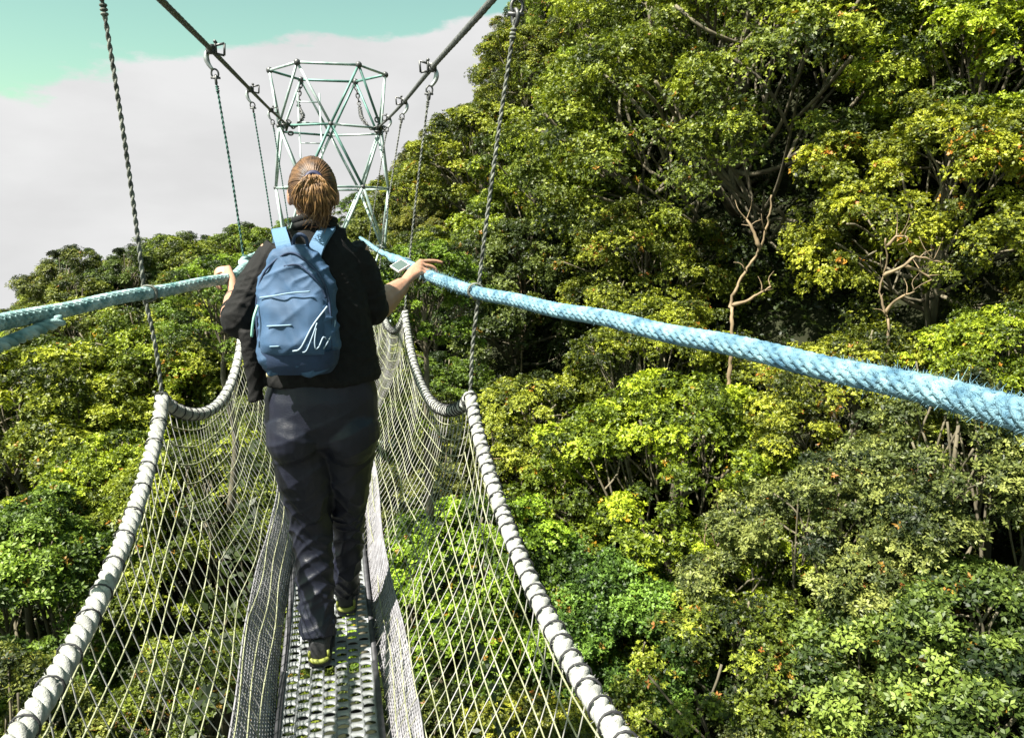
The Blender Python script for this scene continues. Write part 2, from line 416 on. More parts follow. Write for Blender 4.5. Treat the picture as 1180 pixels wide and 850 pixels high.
# ------------------------------------------------------------------ the trees one can single out
YG = (1.10, 1.16, 0.8); OL = (1.0, 0.95, 0.95); DK = (0.50, 0.56, 0.56); GR = (0.85, 1.0, 1.0); GY_ = (1.0, 0.98, 1.35); BR = (1.22, 1.28, 0.8)  # DK puts canopy shadow into the leaf tint
# (px, py) of the crown's middle, distance, crown radius, variant, tint, rotation, label
HERO = [
 (850, 110, 34, 8.6, -1, (1.0, 1.0, 1.1), 0.4, 'huge spreading tree with dark forking limbs, widest on the hillside'),
 (655, 225, 31, 3.9, 0, YG, 1.0, 'bright yellow-green crown directly right of the upper end of the nearest right hanger rope'),
 (555, 190, 42, 4.2, 3, OL, 2.0, 'soft olive crown below the skyline between the two nearest right hanger ropes'),
 (1135, 70, 33, 4.4, 3, BR, 0.7, 'vivid lime crown in the upper right corner beside the huge spreading tree'),
 (1090, 225, 28, 4.3, 1, (1.15, 1.05, .85), 2.4, 'broad lime crown flecked with orange, below the vivid lime corner crown'),
 (745, 300, 27, 2.9, 1, OL, 4.0, 'olive rounded crown above the middle of the right blue handrail rope'),
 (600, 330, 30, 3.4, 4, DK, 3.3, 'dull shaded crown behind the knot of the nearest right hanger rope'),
 (775, 560, 21, 3.9, 0, BR, 5.2, 'large glowing yellow-green dome below the right blue handrail rope'),
 (880, 640, 19.5, 1.9, 3, BR, 1.9, 'small lime crown against the lower right side of the glowing yellow-green dome'),
 (985, 470, 25, 3.4, 1, (1.1, 1.0, .9), 0.2, 'low wide orange-flecked crown just under the thick near end of the right handrail'),
 (1160, 440, 24, 2.6, 3, BR, 2.9, 'bright lime tuft of a crown above the near end of the right handrail rope'),
 (615, 520, 23, 3.1, 3, OL, 1.2, 'feathery olive crown just outside the right net peak'),
 (1090, 630, 18.5, 3.0, 2, GY_, 0.9, 'pointed tiered grey-green tree at the right, below the lime tuft'),
 (945, 700, 17.5, 2.7, 2, GY_, 4.1, 'grey-green tiered crown in front of the small lime crown'),
 (1120, 800, 15.5, 2.9, 4, GR, 2.2, 'deep green large-leaved crown in the lower right corner'),
 (850, 800, 15.5, 2.8, 1, (1.0, 1.0, 1.1), 5.5, 'orange-speckled crown right beside the lower end of the right rope edge'),
 (690, 740, 17.5, 2.6, 4, (0.68, 1.02, .75), 0.6, 'emerald green crown close outside the right net rope edge'),
 (560, 700, 17, 3.0, 3, (.85, 1.1, .75), 3.9, 'fresh green crown seen through the near right net'),
 (495, 320, 26, 2.6, 0, (0.8, .82, .75), 3.7, 'small dull olive crown right behind the walker\'s right hand'),
 # left side
 (60, 520, 26, 4.0, 0, (1.15, 1.1, .95), 2.1, 'sunny yellow-green crown beneath the left handrail rope at the frame edge'),
 (165, 440, 28, 3.3, 1, YG, 3.5, 'orange-flowered crown behind the nearest left hanger rope'),
 (30, 700, 20, 3.0, 4, (0.85, 1.1, .8), 0.2, 'large-leaved deep green crown outside the left net, low in the frame'),
 (150, 580, 22, 2.4, 3, BR, 4.4, 'small lime crown outside the left net rope edge'),
 (240, 420, 30, 3.4, 3, OL, 1.5, 'olive crown between the left net peak and the walker\'s left elbow'),
 (250, 620, 20, 3.2, 0, (.95, .95, .9), 2.7, 'olive crown seen through the near left net'),
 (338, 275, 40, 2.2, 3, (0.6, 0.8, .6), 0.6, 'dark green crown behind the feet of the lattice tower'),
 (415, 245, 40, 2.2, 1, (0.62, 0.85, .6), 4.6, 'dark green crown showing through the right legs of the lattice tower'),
]
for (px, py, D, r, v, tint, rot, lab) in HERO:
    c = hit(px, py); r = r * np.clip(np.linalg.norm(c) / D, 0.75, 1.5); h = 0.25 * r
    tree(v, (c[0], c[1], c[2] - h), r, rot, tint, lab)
heros = [(np.array(t[1]), t[2]) for t in TREES]
# ------------------------------------------------------------------ the rest of the forest
rng = np.random.default_rng(77)
placed = []
def fill(n, x0, x1, y0, y1, space, size):
    for _ in range(n):
        x = rng.uniform(x0, x1); y = rng.uniform(y0, y1)
        d = math.hypot(x, y)
        if d < 7 and x > -4: continue
        az = math.degrees(math.atan2(x, y))
        if not (-31 < az < 57) and d > 14: continue
        r = rng.uniform(*size)
        z = float(canopy(x, y)) - 0.45 * r + rng.normal(0, 0.5 if y < 40 else 0.3)
        c = np.array([x, y, z])
        q = proj(c + np.array([0, 0, 0.4 * r]))
        if q[2] > 16 and any(a_ < q[0] < b_ and c_ < q[1] < d_ for a_, b_, c_, d_ in ((775, 1170, 270, 400), (640, 730, 400, 475), (930, 1100, 520, 590), (560, 650, 350, 440))): continue      # dark hollows between the crowns
        if any((x - p[0]) ** 2 + (y - p[1]) ** 2 < space ** 2 for p in placed): continue
        if abs(x) < r + 1.3 and y < 15 and z + r * 0.8 > -4.0: continue
        bad = False
        for hc, hr in heros:
            dd = np.linalg.norm(hc - c)
            if dd < 0.66 * (hr + r): bad = True; break
            # do not stand before a singled-out tree
            if y > 3 and np.linalg.norm(c) < np.linalg.norm(hc) and hr > 2.2:
                a = c / np.linalg.norm(c); b = hc / np.linalg.norm(hc)
                if math.acos(min(1, a @ b)) < 0.62 * (hr / np.linalg.norm(hc) + r / np.linalg.norm(c)): bad = True; break
        if bad: continue
        placed.append(c)
        tints = [OL, OL, (1.05, 1.05, .85), DK, GR, YG, (0.62, .66, .6), (1.05, 1.0, 1.0)]  # the dark tints deepen the forest's shadow by leaf colour
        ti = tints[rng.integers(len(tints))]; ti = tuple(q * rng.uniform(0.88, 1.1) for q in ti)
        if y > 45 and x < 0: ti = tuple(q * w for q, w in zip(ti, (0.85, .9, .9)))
        if abs(x) < 4 and y < 13: ti = tuple(0.48 * q for q in ti)  # shade below the walkway, put into the leaf tint
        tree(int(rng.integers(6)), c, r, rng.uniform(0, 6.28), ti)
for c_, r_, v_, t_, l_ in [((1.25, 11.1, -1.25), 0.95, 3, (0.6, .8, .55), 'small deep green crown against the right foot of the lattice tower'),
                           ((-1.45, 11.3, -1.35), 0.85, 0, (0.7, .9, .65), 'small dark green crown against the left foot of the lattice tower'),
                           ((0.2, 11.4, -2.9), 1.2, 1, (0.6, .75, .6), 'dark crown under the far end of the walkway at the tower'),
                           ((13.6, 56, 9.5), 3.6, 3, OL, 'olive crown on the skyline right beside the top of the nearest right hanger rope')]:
    tree(v_, np.array(c_), r_, 1.0 + r_, t_, l_); heros.append((np.array(c_), r_)); placed.append(np.array(c_))
fill(1500, -26, 34, 4, 34, 3.7, (2.6, 3.6))
fill(1100, -40, 60, 30, 60, 3.9, (2.9, 3.8))
fill(500, -6, 26, 44, 86, 3.6, (2.6, 3.6))
fill(500, -34, 2, 42, 58, 3.0, (2.2, 3.0))
fill(500, -20, 60, 58, 88, 4.8, (3.4, 4.6))
print('trees', len(TREES))
# bare pale limbs that stand free of the leaves
def bare(label, D0, strokes, r0, name='bare_tree', back=1.2):
    c = hit(*strokes[0][0]); D = D0 or np.linalg.norm(c) - back
    root = None; par = None
    for i, st in enumerate(strokes):
        pts = [Vector(at(px, py, D + 0.25 * math.sin(i * 2 + k))) for k, (px, py) in enumerate(st)]
        if i == 0:
            b = pts[0]; gz_ = float(ground_z(b.x, b.y))
            root = empty(name, (b.x, b.y, min(gz_, b.z - 0.2))); tag(root, label, 'bare tree')
            pts = [Vector((b.x, b.y, min(gz_, b.z - 0.3)))] + pts
        q = rs(pts, 0.12); mb = MB(); rg_ = np.random.default_rng(i + 40); rr = np.linspace(r0 * (1 if i == 0 else .6), r0 * .22, len(q)) * (1 + .12 * np.sin(np.arange(len(q)) * 1.3))
        mb.tube(q + np.random.default_rng(i).normal(0, r0 * .12, q.shape), rr, 7)
        for _ in range(4):
            a_ = q[int(len(q) * rg_.uniform(.45 if i else .7, .98))]; e_ = a_ + rg_.normal(0, .32, 3) + np.array([0, 0, .35])
            tq = rs([a_, (a_ + e_) / 2 + rg_.normal(0, .07, 3), e_], .1); mb.tube(tq, np.linspace(r0 * .2, r0 * .05, len(tq)), 5)
        mb.build('trunk' if i == 0 else 'branch', m_barkw, root)
bare('pale leaning bare trunk with a side branch, above the middle of the right handrail', None,
     [[(843, 388), (842, 350), (856, 318), (876, 285), (886, 252), (889, 225)], [(844, 352), (862, 346), (888, 330)], [(876, 285), (866, 262), (858, 250)]], 0.125, back=1.5)
bare('bare crooked trunk with tan twisting limbs, right of the pale leaning trunk', None,
     [[(1022, 408), (1021, 365), (1014, 335), (1022, 300), (1020, 275)], [(1020, 362), (1032, 346), (1054, 336)], [(1018, 318), (1042, 306), (1056, 296), (1086, 303)], [(1042, 306), (1060, 312), (1074, 322)], [(1021, 285), (1034, 272), (1046, 274)]], 0.09, back=2.0)
bare('bleached antler-like fork lying on the glowing yellow-green dome', None,
     [[(812, 622), (826, 630), (846, 628), (862, 622)], [(846, 628), (866, 634), (890, 628)], [(826, 630), (838, 618), (842, 606)]], 0.06, back=2.2)
bare('thin grey twigs tangled behind the knot of the nearest right hanger rope', None,
     [[(600, 330), (575, 312), (552, 300), (548, 285)], [(575, 312), (600, 308), (622, 318)], [(552, 300), (530, 308), (522, 330)]], 0.05, back=1.6)
bare('pale curved dead bough low beside the right net peak', None,
     [[(640, 560), (612, 548), (590, 530), (562, 528)], [(612, 548), (622, 520), (640, 512)]], 0.05, back=1.6)
bare('slim grey dead stem standing left of the nearest left hanger rope', None,
     [[(222, 380), (206, 362), (196, 340)], [(206, 362), (224, 350), (232, 338)]], 0.06, back=1.6)
# ------------------------------------------------------------------ the rope bridge
m_cable = mat('weathered_cable', (0.10, 0.10, 0.095), 0.6, 0.3, var=0.5, vscale=60, bump=0.5, bscale=300)
m_hang = mat('hanger_rope', (0.13, 0.135, 0.115), 0.85, var=0.7, vscale=40, bump=0.6, bscale=400)
m_hang2 = mat('sky_tinted_hanger_rope', (0.05, 0.12, 0.10), 0.85, var=0.6, vscale=40, bump=0.6, bscale=400)  # farther left hangers: teal light of the sky put into the colour
m_galv = mat('galvanised_steel', (0.46, 0.48, 0.47), 0.42, 0.7, var=0.25, vscale=25, bump=0.15)
m_iron = mat('dark_shackle_steel', (0.10, 0.10, 0.10), 0.5, 0.7, var=0.4, vscale=50)
m_edge = mat('white_edge_rope', (0.29, 0.295, 0.27), 0.9, var=0.32, vscale=30, bump=0.7, bscale=350, stretch=(1, 1, 1))
m_lash = mat('black_lashing_cord', (0.02, 0.02, 0.022), 0.7)
m_net = mat('cream_net_twine', (0.25, 0.265, 0.125), 0.85, var=0.45, vscale=16, bump=0.5, bscale=500, col2=(0.35, 0.36, 0.23))
m_netv = mat('grey_net_twine', (0.30, 0.31, 0.17), 0.85, var=0.5, vscale=9, col2=(0.40, 0.38, 0.39))
m_skirt = mat('grey_skirt_net', (0.19, 0.185, 0.20), 0.9, var=0.3, vscale=30, bump=0.4, bscale=500)
m_blueR = mat('blue_braided_rope', (0.055, 0.165, 0.26), 0.75, var=0.35, vscale=25, bump=0.8, bscale=420, col2=(0.21, 0.36, 0.42))
m_tealL = mat('teal_braided_rope', (0.12, 0.30, 0.30), 0.75, var=0.35, vscale=25, bump=0.8, bscale=420, col2=(0.40, 0.55, 0.54))
m_deck = mat('perforated_aluminium', (0.20, 0.21, 0.21), 0.5, 0.35, var=0.25, vscale=14, bump=0.25, bscale=160)
m_rail = mat('dark_deck_rail', (0.05, 0.05, 0.055), 0.6, 0.4, var=0.4, vscale=30)
m_tower = mat('sky_tinted_tower_tube', (0.28, 0.42, 0.38), 0.5, 0.35, var=0.4, vscale=5, bump=0.1, col2=(0.50, 0.56, 0.54))  # steel tubes, the sky's teal reflection put into their colour
m_towerd = mat('sky_tinted_tower_tube_dark', (0.10, 0.21, 0.18), 0.55, 0.3, var=0.4, vscale=6)  # darker copy for some bars, teal sky reflection in the colour too

DECKZ = -1.55
DX = float((ray(380, 700) * (DECKZ / ray(380, 700)[2]))[0])      # the deck hangs a little left of the cables' middle
HY = [0.25, 2.6, 4.95, 7.3, 9.65, 12.0]          # the hangers stand at these distances
BR = empty('rope_bridge', (0, 2.6, DECKZ))
tag(BR, 'narrow rope and net suspension footbridge with perforated metal walkway and blue handrail ropes', 'rope bridge')

# (cable, handrail, edge rope) at each hanger, left and right
def lerp(a, b, t): return a + (b - a) * t
Lc = [P(105, -82, 2.6), P(243, 57, 4.95), P(288, 103, 7.3), P(312, 127, 9.65), P(330, 143, 12.0)]
Rc = [P(603, -42, 2.6), P(498, 78, 4.95), P(466, 117, 7.3), P(448, 136, 9.65), P(437, 146, 12.0)]
Lc = [Lc[0] * 2 - Lc[1] + Vector((0, 0, 0.06))] + Lc; Rc = [Rc[0] * 2 - Rc[1] + Vector((0, 0, 0.06))] + Rc
Le = [P(187, 458, 2.6), P(280, 360, 4.95), P(318, 324, 7.3), P(335, 305, 9.65), P(345, 293, 12.0)]
Re = [P(542, 455, 2.6), P(467, 360, 4.95), P(437, 325, 7.3), P(423, 305, 9.65), P(415, 294, 12.0)]
Le = [Vector((Le[0].x, 0.25, Le[0].z))] + Le; Re = [Vector((Re[0].x, 0.25, Re[0].z))] + Re
Lr = [P(171, 338, 2.6), P(283, 299, 4.95), P(318, 284, 7.3), P(336, 276, 9.65), P(346, 271, 12.0)]
Rr_ = [P(548, 335, 2.6), P(470, 302, 4.95), P(438, 290, 7.3), P(424, 280, 9.65), P(415, 274, 12.0)]

def twisted(mb, pts, rad, strands, pitch, k=8, rs_=0.56, off=0.50, ph0=0.0, squash=1.0):
    T, U, V = mb.frames(pts)
    d = np.concatenate([[0], np.cumsum(np.linalg.norm(np.diff(pts, axis=0), axis=1))])
    for s in range(strands):
        a = ph0 + d / pitch * 2 * math.pi + s * 2 * math.pi / strands
        c = pts + rad * off * (np.cos(a)[:, None] * U + np.sin(a)[:, None] * V)
        mb.tube(c, rad * rs_, k)
def tw(name, pts, rad, strands, pitch, m, parent, step=None, **kw):
    mb = MB(); p = rs(pts, step or pitch / 7); twisted(mb, p, rad, strands, pitch, **kw)
    return mb.build(name, m, parent)

# ---- main cables
for C_, lab in ((Lc, None), (Rc, None)):
    tw('main_cable', C_, 0.0145, 4, 0.09, m_cable, BR, step=0.018, k=6, off=0.45, rs_=0.62)
# ---- hangers with clamps
def hanger(Cp, Rp, Ep, side, thick, drop):
    """cable clamp, hook plate, shackle and the rope down to the handrail and the net's edge"""
    Cp = Vector(Cp); tgt = (Rp - Cp).normalized()
    s = 1.0
    h = MB(); A = Cp + tgt * drop
    pts = rs([A + tgt * 0.0, (A + Rp) / 2, Rp + Vector((side * 0.012, 0, 0.02)), Rp + Vector((side * 0.027, 0, 0)), Rp + Vector((side * 0.010, 0, -0.028)), (Rp + Ep) / 2, Ep + Vector((0, 0, 0.01))], 0.008)
    twisted(h, pts, thick, 2, 0.055, k=6, rs_=0.60, off=0.52)
    # knot round the rail
    for q in range(2): h.ring(Rp + Vector((0, 0.010 * q - 0.005, 0)), (0.05, 1, 0.1), 0.0245, 0.0035, 6, 18)
    for q in range(3): h.ring(A + tgt * (0.035 + 0.012 * q), tgt, thick * 1.1, 0.004, 6, 12)
    hr = h.build('hanger_rope', m_hang if side > 0 or Cp.y < 3 else m_hang2, BR)
    c = MB(); cd = (C_next(Cp)).normalized()
    # two clamp halves, two bolts, inner ear
    inn = Vector((-side, 0, 0)); up = cd.cross(inn).normalized() * (1 if cd.cross(inn).z > 0 else -1)
    M = np.array([list(cd), list(inn), list(up)]).T
    c.box(Cp + up * 0.012, (0.035, 0.020, 0.012), M); c.box(Cp - up * 0.012, (0.030, 0.020, 0.012), M)
    for q in (-0.02, 0.02):
        c.tube([Cp + cd * q + inn * 0.026 - up * 0.03, Cp + cd * q + inn * 0.026 + up * 0.045], 0.0055, 6)
        c.tube([Cp + cd * q - inn * 0.020 - up * 0.03, Cp + cd * q - inn * 0.020 + up * 0.035], 0.0055, 6)
        c.ball(Cp + cd * q + inn * 0.026 + up * 0.04, 0.010, 6, 5)
    e1 = Cp + inn * 0.075 + up * 0.035; e2 = Cp + inn * 0.07 - up * 0.03
    for a_, b_ in ((Cp + inn * 0.02 + up * 0.02, e1), (e1, e2), (e2, Cp + inn * 0.02 - up * 0.02)): c.tube([a_, b_], 0.007, 6)
    c.build('cable_clamp', m_iron, BR)
    g = MB()
    o = Vector((side, 0, 0))
    arc = rs([Cp - inn * 0.01, Cp + o * 0.030 + tgt * 0.035, Cp + o * 0.028 + tgt * 0.075, Cp + o * 0.008 + tgt * (drop - 0.055)], 0.008)
    for dy in (-0.010, 0.0, 0.010): g.tube(arc + np.array([0, dy, 0]), np.interp(np.linspace(0, 1, len(arc)), [0, .5, 1], [0.010, 0.016, 0.010]), 6)
    g.build('hook_plate', m_galv, BR)
    k = MB(); k.ring(A - tgt * 0.035, (0, 1, 0), 0.019, 0.0055, 6, 18, U=tgt, sy=1.3); k.ring(A - tgt * 0.002, (1, 0.2, 0), 0.019, 0.007, 6, 18, U=tgt, sy=1.25)
    k.tube([A - tgt * 0.012 - Vector((0.026, 0, 0)), A - tgt * 0.012 + Vector((0.026, 0, 0))], 0.007, 6)
    k.build('shackle', m_iron, BR)
for C_, Rl, El, side in ((Lc, Lr, Le, -1), (Rc, Rr_, Re, 1)):
    for i in range(1, 6):
        C_next = lambda p, i=i, C_=C_: C_[min(i + 1, 5)] - C_[max(i - 1, 0)]
        if i < 5: hanger(C_[i], Rl[i - 1], El[i], side, 0.0068, 0.165)

# ---- handrail ropes
railR = [P(1420, 520, 0.42), P(1182, 477, 0.74), P(1040, 443, 0.98), P(860, 402, 1.35), P(700, 368, 1.85), P(548, 336, 2.6), P(492, 316, 3.05), P(463, 303, 3.5), P(448, 297, 4.1), P(432, 289, 4.95)] + Rr_[2:]
railR[9] = Rr_[1]; railR[7:9] = [P(466, 303, 3.55), P(452, 297, 4.2)]
railL = [P(-330, 452, 1.05), P(-150, 408, 1.4), P(-2, 373, 1.93), P(85, 354, 2.25), P(171, 337, 2.6), P(225, 328, 2.85), P(266, 319, 3.12), P(283, 306, 3.7)] + Lr[1:]
def fuzz(mb, p, rad, fuzzn, rg, size=0.0022):
    """loose fibres standing off a rope"""
    T, U, V = mb.frames(p)
    near = np.where(np.abs(p[:, 1]) < 3.2)[0]
    idx = rg.choice(near, fuzzn); a = rg.uniform(0, 2 * math.pi, fuzzn)
    nr = np.cos(a)[:, None] * U[idx] + np.sin(a)[:, None] * V[idx]; tg = np.cross(nr, T[idx])
    b = p[idx] + T[idx] * rg.uniform(-0.004, 0.004, (fuzzn, 1)) + nr * rad * 0.9
    patch = 0.45 + 0.75 * (np.sin(idx * 0.031) * np.sin(idx * 0.0113 + 1) > 0.1)[:, None]
    ln = (rg.gamma(1.6, size, (fuzzn, 1)) + 0.002) * patch
    dr = nr * 0.7 + T[idx] * rg.normal(0.2, 0.9, (fuzzn, 1)) + tg * rg.normal(0, 0.6, (fuzzn, 1)); dr /= np.linalg.norm(dr, axis=1)[:, None]
    cdir = np.cross(dr, nr); cdir /= np.linalg.norm(cdir, axis=1)[:, None] + 1e-9
    wd = 0.0005
    v = np.stack([b - cdir * wd, b + cdir * wd, b + dr * ln + nr * ln * 0.3 + cdir * wd * .3, b + dr * ln + nr * ln * 0.3 - cdir * wd * .3], 1).reshape(-1, 3)
    mb.add(v, np.arange(fuzzn * 4).reshape(-1, 4))
def rail(pts, rad, m, name, fuzzn, seed):
    mb = MB(); p = rs(pts, 0.0075)
    rg0 = np.random.default_rng(seed + 50); d0 = np.arange(len(p)) * 0.0075
    p = p + np.stack([0.0022 * np.sin(d0 * 9 + 1), 0 * d0, 0.0022 * np.sin(d0 * 13 + seed)], -1)
    twisted(mb, p, rad, 6, 0.17, k=8, rs_=0.36, off=0.66)
    twisted(mb, p, rad, 6, -0.17, k=7, rs_=0.24, off=0.74, ph0=0.5)
    mb.tube(p, rad * 0.74, 12)
    rg = np.random.default_rng(seed)
    fuzz(mb, p, rad, fuzzn, rg)
    return mb.build(name, m, BR)
o = rail(railR, 0.0215, m_blueR, 'handrail_rope', 9000, 1); tag(o, 'sky blue braided handrail rope with frayed fibres')
o = rail(railL, 0.0195, m_tealL, 'handrail_rope', 4000, 2); tag(o, 'pale teal braided handrail rope')

tail = MB(); tp2 = rs([P(70, 369, 2.14), P(48, 378, 2.08), P(15, 392, 1.95), P(-30, 412, 1.80), P(-120, 470, 1.6)], 0.008)
twisted(tail, tp2, 0.015, 3, 0.10); tag(tail.build('rope_tail', m_tealL, BR), 'loose pale teal rope end hanging under the handrail')

# ---- edge ropes and nets
SAG = 0.25
def top(E, y):
    """the edge rope's place at distance y"""
    i = min(max(int((y - HY[0]) // 2.35), -1), 4); s = (y - (HY[0] + 2.35 * i)) / 2.35
    a = E[max(i, 0)]; b = E[min(i + 1, 5)]
    x = lerp(a.x, b.x, s) if i >= 0 else a.x; z = lerp(a.z, b.z, s) if i >= 0 else a.z
    q = 4 * s * (1 - s)
    return x * (1 - 0.05 * q), z - SAG * (0.75 * q + 0.25 * q ** 0.5)
def lowx(side): return DX + side * 0.17
def netpt(E, side, y, t):
    xt, zt = top(E, y); zb = DECKZ + 0.01
    g = t + 0.10 * math.sin(math.pi * t)
    z = lerp(zt, zb, t); x = lowx(side) + (xt - lowx(side)) * (1 - g ** 2.0)
    x += 0.006 * math.sin(y * 7 + t * 9 + side); return np.array([x, y, z])
Y0, Y1 = -2.0, 12.0
for E, side in ((Le, -1), (Re, 1)):
    bays = []
    for i in range(-1, 5):
        ya, yb = HY[0] + 2.35 * i, HY[0] + 2.35 * (i + 1)
        if i == 4: yb = 12.0
        ya = max(ya, Y0)
        bays.append(np.array([(top(E, min(max(y, ya + 1e-4), yb - 1e-4))[0], y, top(E, min(max(y, ya + 1e-4), yb - 1e-4))[1]) for y in np.linspace(ya, yb, 40)]))
    line = resamp(np.vstack(bays), 0.009)
    mb = MB(); twisted(mb, line, 0.0215, 3, 0.105 * (1 if side > 0 else -1), k=8, rs_=0.55, off=0.50)
    fuzz(mb, line, 0.0215, 5000, np.random.default_rng(7), 0.0012)
    er = mb.build('edge_rope', m_edge, BR)
    # the lashing cord: a loop round the rope at every mesh, run along underneath
    lb = MB(); step = 0.056 if side > 0 else 0.112
    d = np.concatenate([[0], np.cumsum(np.linalg.norm(np.diff(line, axis=0), axis=1))])
    T, U, V = lb.frames(line); rg = np.random.default_rng(3)
    cord = []; ns_ = 12
    for q in np.arange(0.02, d[-1] - step, step):
        j = int(np.searchsorted(d, q + rg.normal(0, 0.004))); j = min(max(j, 1), len(line) - 8)
        sl = rg.normal(0, 0.004); turns = 1
        for a in np.linspace(0, 2 * math.pi * turns, ns_ * turns, endpoint=False):     # once or twice round the rope
            cord.append(line[j] + T[j] * (0.0042 * a / 6.28 + sl * math.sin(a)) + 0.0232 * (math.cos(a) * V[j] + math.sin(a) * U[j]))
        for w in (2, 4): cord.append(line[min(j + w, len(line) - 1)] + 0.0235 * V[j])                 # then on along it to the next turn
    lb.tube(cord, 0.0026 if side > 0 else 0.0021, 5)
    lb.build('lashing_cord', m_lash, er)
    # net: lengthwise strands
    ys = np.unique(np.concatenate([np.linspace(Y0, Y1, 230), HY]))
    ts = np.linspace(0, 1, 15)[1:-1]
    mb = MB()
    for t in ts: mb.tube([netpt(E, side, y, t) for y in ys], 0.0021, 4)
    yv = np.arange(Y0, Y1, 0.066 / 2)
    mv = MB()
    for n_, y in enumerate(yv):
        if n_ % 2 and y > 20: continue
        if n_ % 2 == 0:
            mv.tube([netpt(E, side, y + 0.004 * math.sin(9 * t), t) for t in np.linspace(0.0, 1, 15)], 0.0016, 4)
    # small knots where the strands cross
    for y in yv[::2]:
        if y < 1.0 or y > 6: continue
        for t in ts: mb.ball(netpt(E, side, y, t), 0.0036, 5, 4)
    nt = mb.build('safety_net', m_net, BR); mv.build('cross_strands', m_netv, nt)
    # dense grey skirt net beside the deck
    WQ = 0.095 if side < 0 else 0.075
    mb = MB()
    for q in np.linspace(0, 1, 15):
        mb.tube([(DX + side * (0.172 + WQ * q + 0.012 * math.sin(y * 3.1 + side)), y, DECKZ - 0.03 + 0.20 * q ** 1.2 + 0.006 * math.sin(y * 11 + q * 5)) for y in np.arange(Y0, Y1, 0.12)], 0.0032, 4)
    for y in np.arange(Y0, 9, 0.019):
        mb.tube([(DX + side * (0.172 + WQ * q + 0.012 * math.sin(y * 3.1 + side)), y + 0.02 * q, DECKZ - 0.03 + 0.20 * q ** 1.2 + 0.006 * math.sin(y * 11 + q * 5)) for q in (0, .25, .5, .75, 1)], 0.0024, 4)
    mb.build('skirt_net', m_skirt, BR)

# ---- walkway panels: pressed planks with staggered slots
PL = 2.35
def panel_mesh():
    mb = MB(); cols = 7; cw = 0.29 / cols; pitch = 0.046
    nrow = int(PL / pitch)
    for c in range(cols):
        x0 = -0.145 + c * cw; off = 0.5 if c % 2 else 0.0
        for r in range(nrow):
            y = (r + off) * pitch
            if y > PL - 0.03: continue
            # a bar with an arched, rounded face that widens toward its ends
            xs = np.linspace(-1, 1, 7); hw = 0.0125 + 0.0085 * np.abs(xs) ** 2.2; zz = 0.003 * (1 - xs ** 2)
            prof = [(-0.9, -0.0045), (-1, -0.001), (0, 0.0025), (1, -0.001), (0.9, -0.0045)]
            v = np.array([[x0 + cw * (0.5 + 0.5 * x * 1.0), y + w * p, z + q] for x, w, z in zip(xs, hw, zz) for p, q in prof])
            f = [[i * 5 + j, i * 5 + j + 1, i * 5 + j + 6, i * 5 + j + 5] for i in range(6) for j in range(4)]
            mb.add(v, f)
    for c in range(cols + 1):
        x = -0.145 + c * cw; mb.box((x, PL / 2 - 0.005, -0.004), (0.0035, PL / 2 - 0.005, 0.006))
    return mb
pm = panel_mesh(); first = None
ry = MB()
for s in (-1, 1): ry.box((s * 0.157, PL / 2 - 0.005, -0.012), (0.009, PL / 2 - 0.005, 0.022))
for k in range(5): ry.box((0, 0.2 + k * 0.48, -0.030), (0.15, 0.012, 0.008))
for i in range(-1, 5):
    if first is None:
        first = pm.build('walkway_panel', m_deck, BR); rf = ry.build('panel_frame', m_rail, first); a, b = first, rf
        rf.location = (0, 0, 0)
    else:
        a = first.copy(); COL.objects.link(a); a.parent = BR; b = rf.copy(); COL.objects.link(b); b.parent = a
    a.location = Vector((DX, HY[0] + PL * i, DECKZ)) - BR.location

# ------------------------------------------------------------------ the lattice tower
TC = 12.5; TR = 0.83
def tp_(h, k, rot):
    a = math.pi / 3 * k + (math.pi / 6 if rot else 0.0)
    return np.array([TX + TR * math.cos(a), TC + TR * math.sin(a), h])
TX = P(381, 150, TC).x
gz = float(ground_z(TX, TC))
TW = empty('lattice_tower', (TX, TC, gz)); tag(TW, 'slender hexagonal steel lattice tower carrying the two main cables at the far end', 'tower')
levels = [P(381, 84, TC).z, P(381, 150, TC).z, P(381, 217, TC).z, P(381, 285, TC).z, P(381, 352, TC).z, P(381, 425, TC).z, P(381, 520, TC).z, gz]
def strut(a, b, r, m, name='strut'):
    mb = MB(); mb.tube([a, b], r, 8); return mb.build(name, m, TW)
for li, h in enumerate(levels):
    rot = li % 2
    for k in range(6):
        a, b = tp_(h, k, rot), tp_(h, k + 1, rot)
        if li < len(levels) - 1:
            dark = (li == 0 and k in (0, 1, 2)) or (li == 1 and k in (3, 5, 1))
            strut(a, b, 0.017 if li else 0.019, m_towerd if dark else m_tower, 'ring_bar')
        if li < len(levels) - 1:
            h2 = levels[li + 1]
            for kk in ((k, k - 1) if rot == 0 else (k, k + 1)):
                c = tp_(h2, kk, 1 - rot)
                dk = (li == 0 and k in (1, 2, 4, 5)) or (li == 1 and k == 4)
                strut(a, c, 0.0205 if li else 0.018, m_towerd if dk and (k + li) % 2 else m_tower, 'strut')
    mbn = MB()
    for k in range(6): mbn.ball(tp_(h, k, rot), 0.048 if li == 0 else 0.036, 8, 6)
    mbn.build('node_joint', m_iron, TW)
lad = MB()
for s_ in (-1, 1): lad.tube([(TX + s_ * 0.16 - .3, TC + 0.3, levels[0] - 0.25), (TX + s_ * 0.16 - .3, TC + 0.3, gz)], 0.013, 6)
for z_ in np.arange(gz + .2, levels[0] - .3, 0.30): lad.tube([(TX - .46, TC + 0.3, z_), (TX - .14, TC + 0.3, z_)], 0.009, 5)
lad.build('ladder', m_tower, TW)
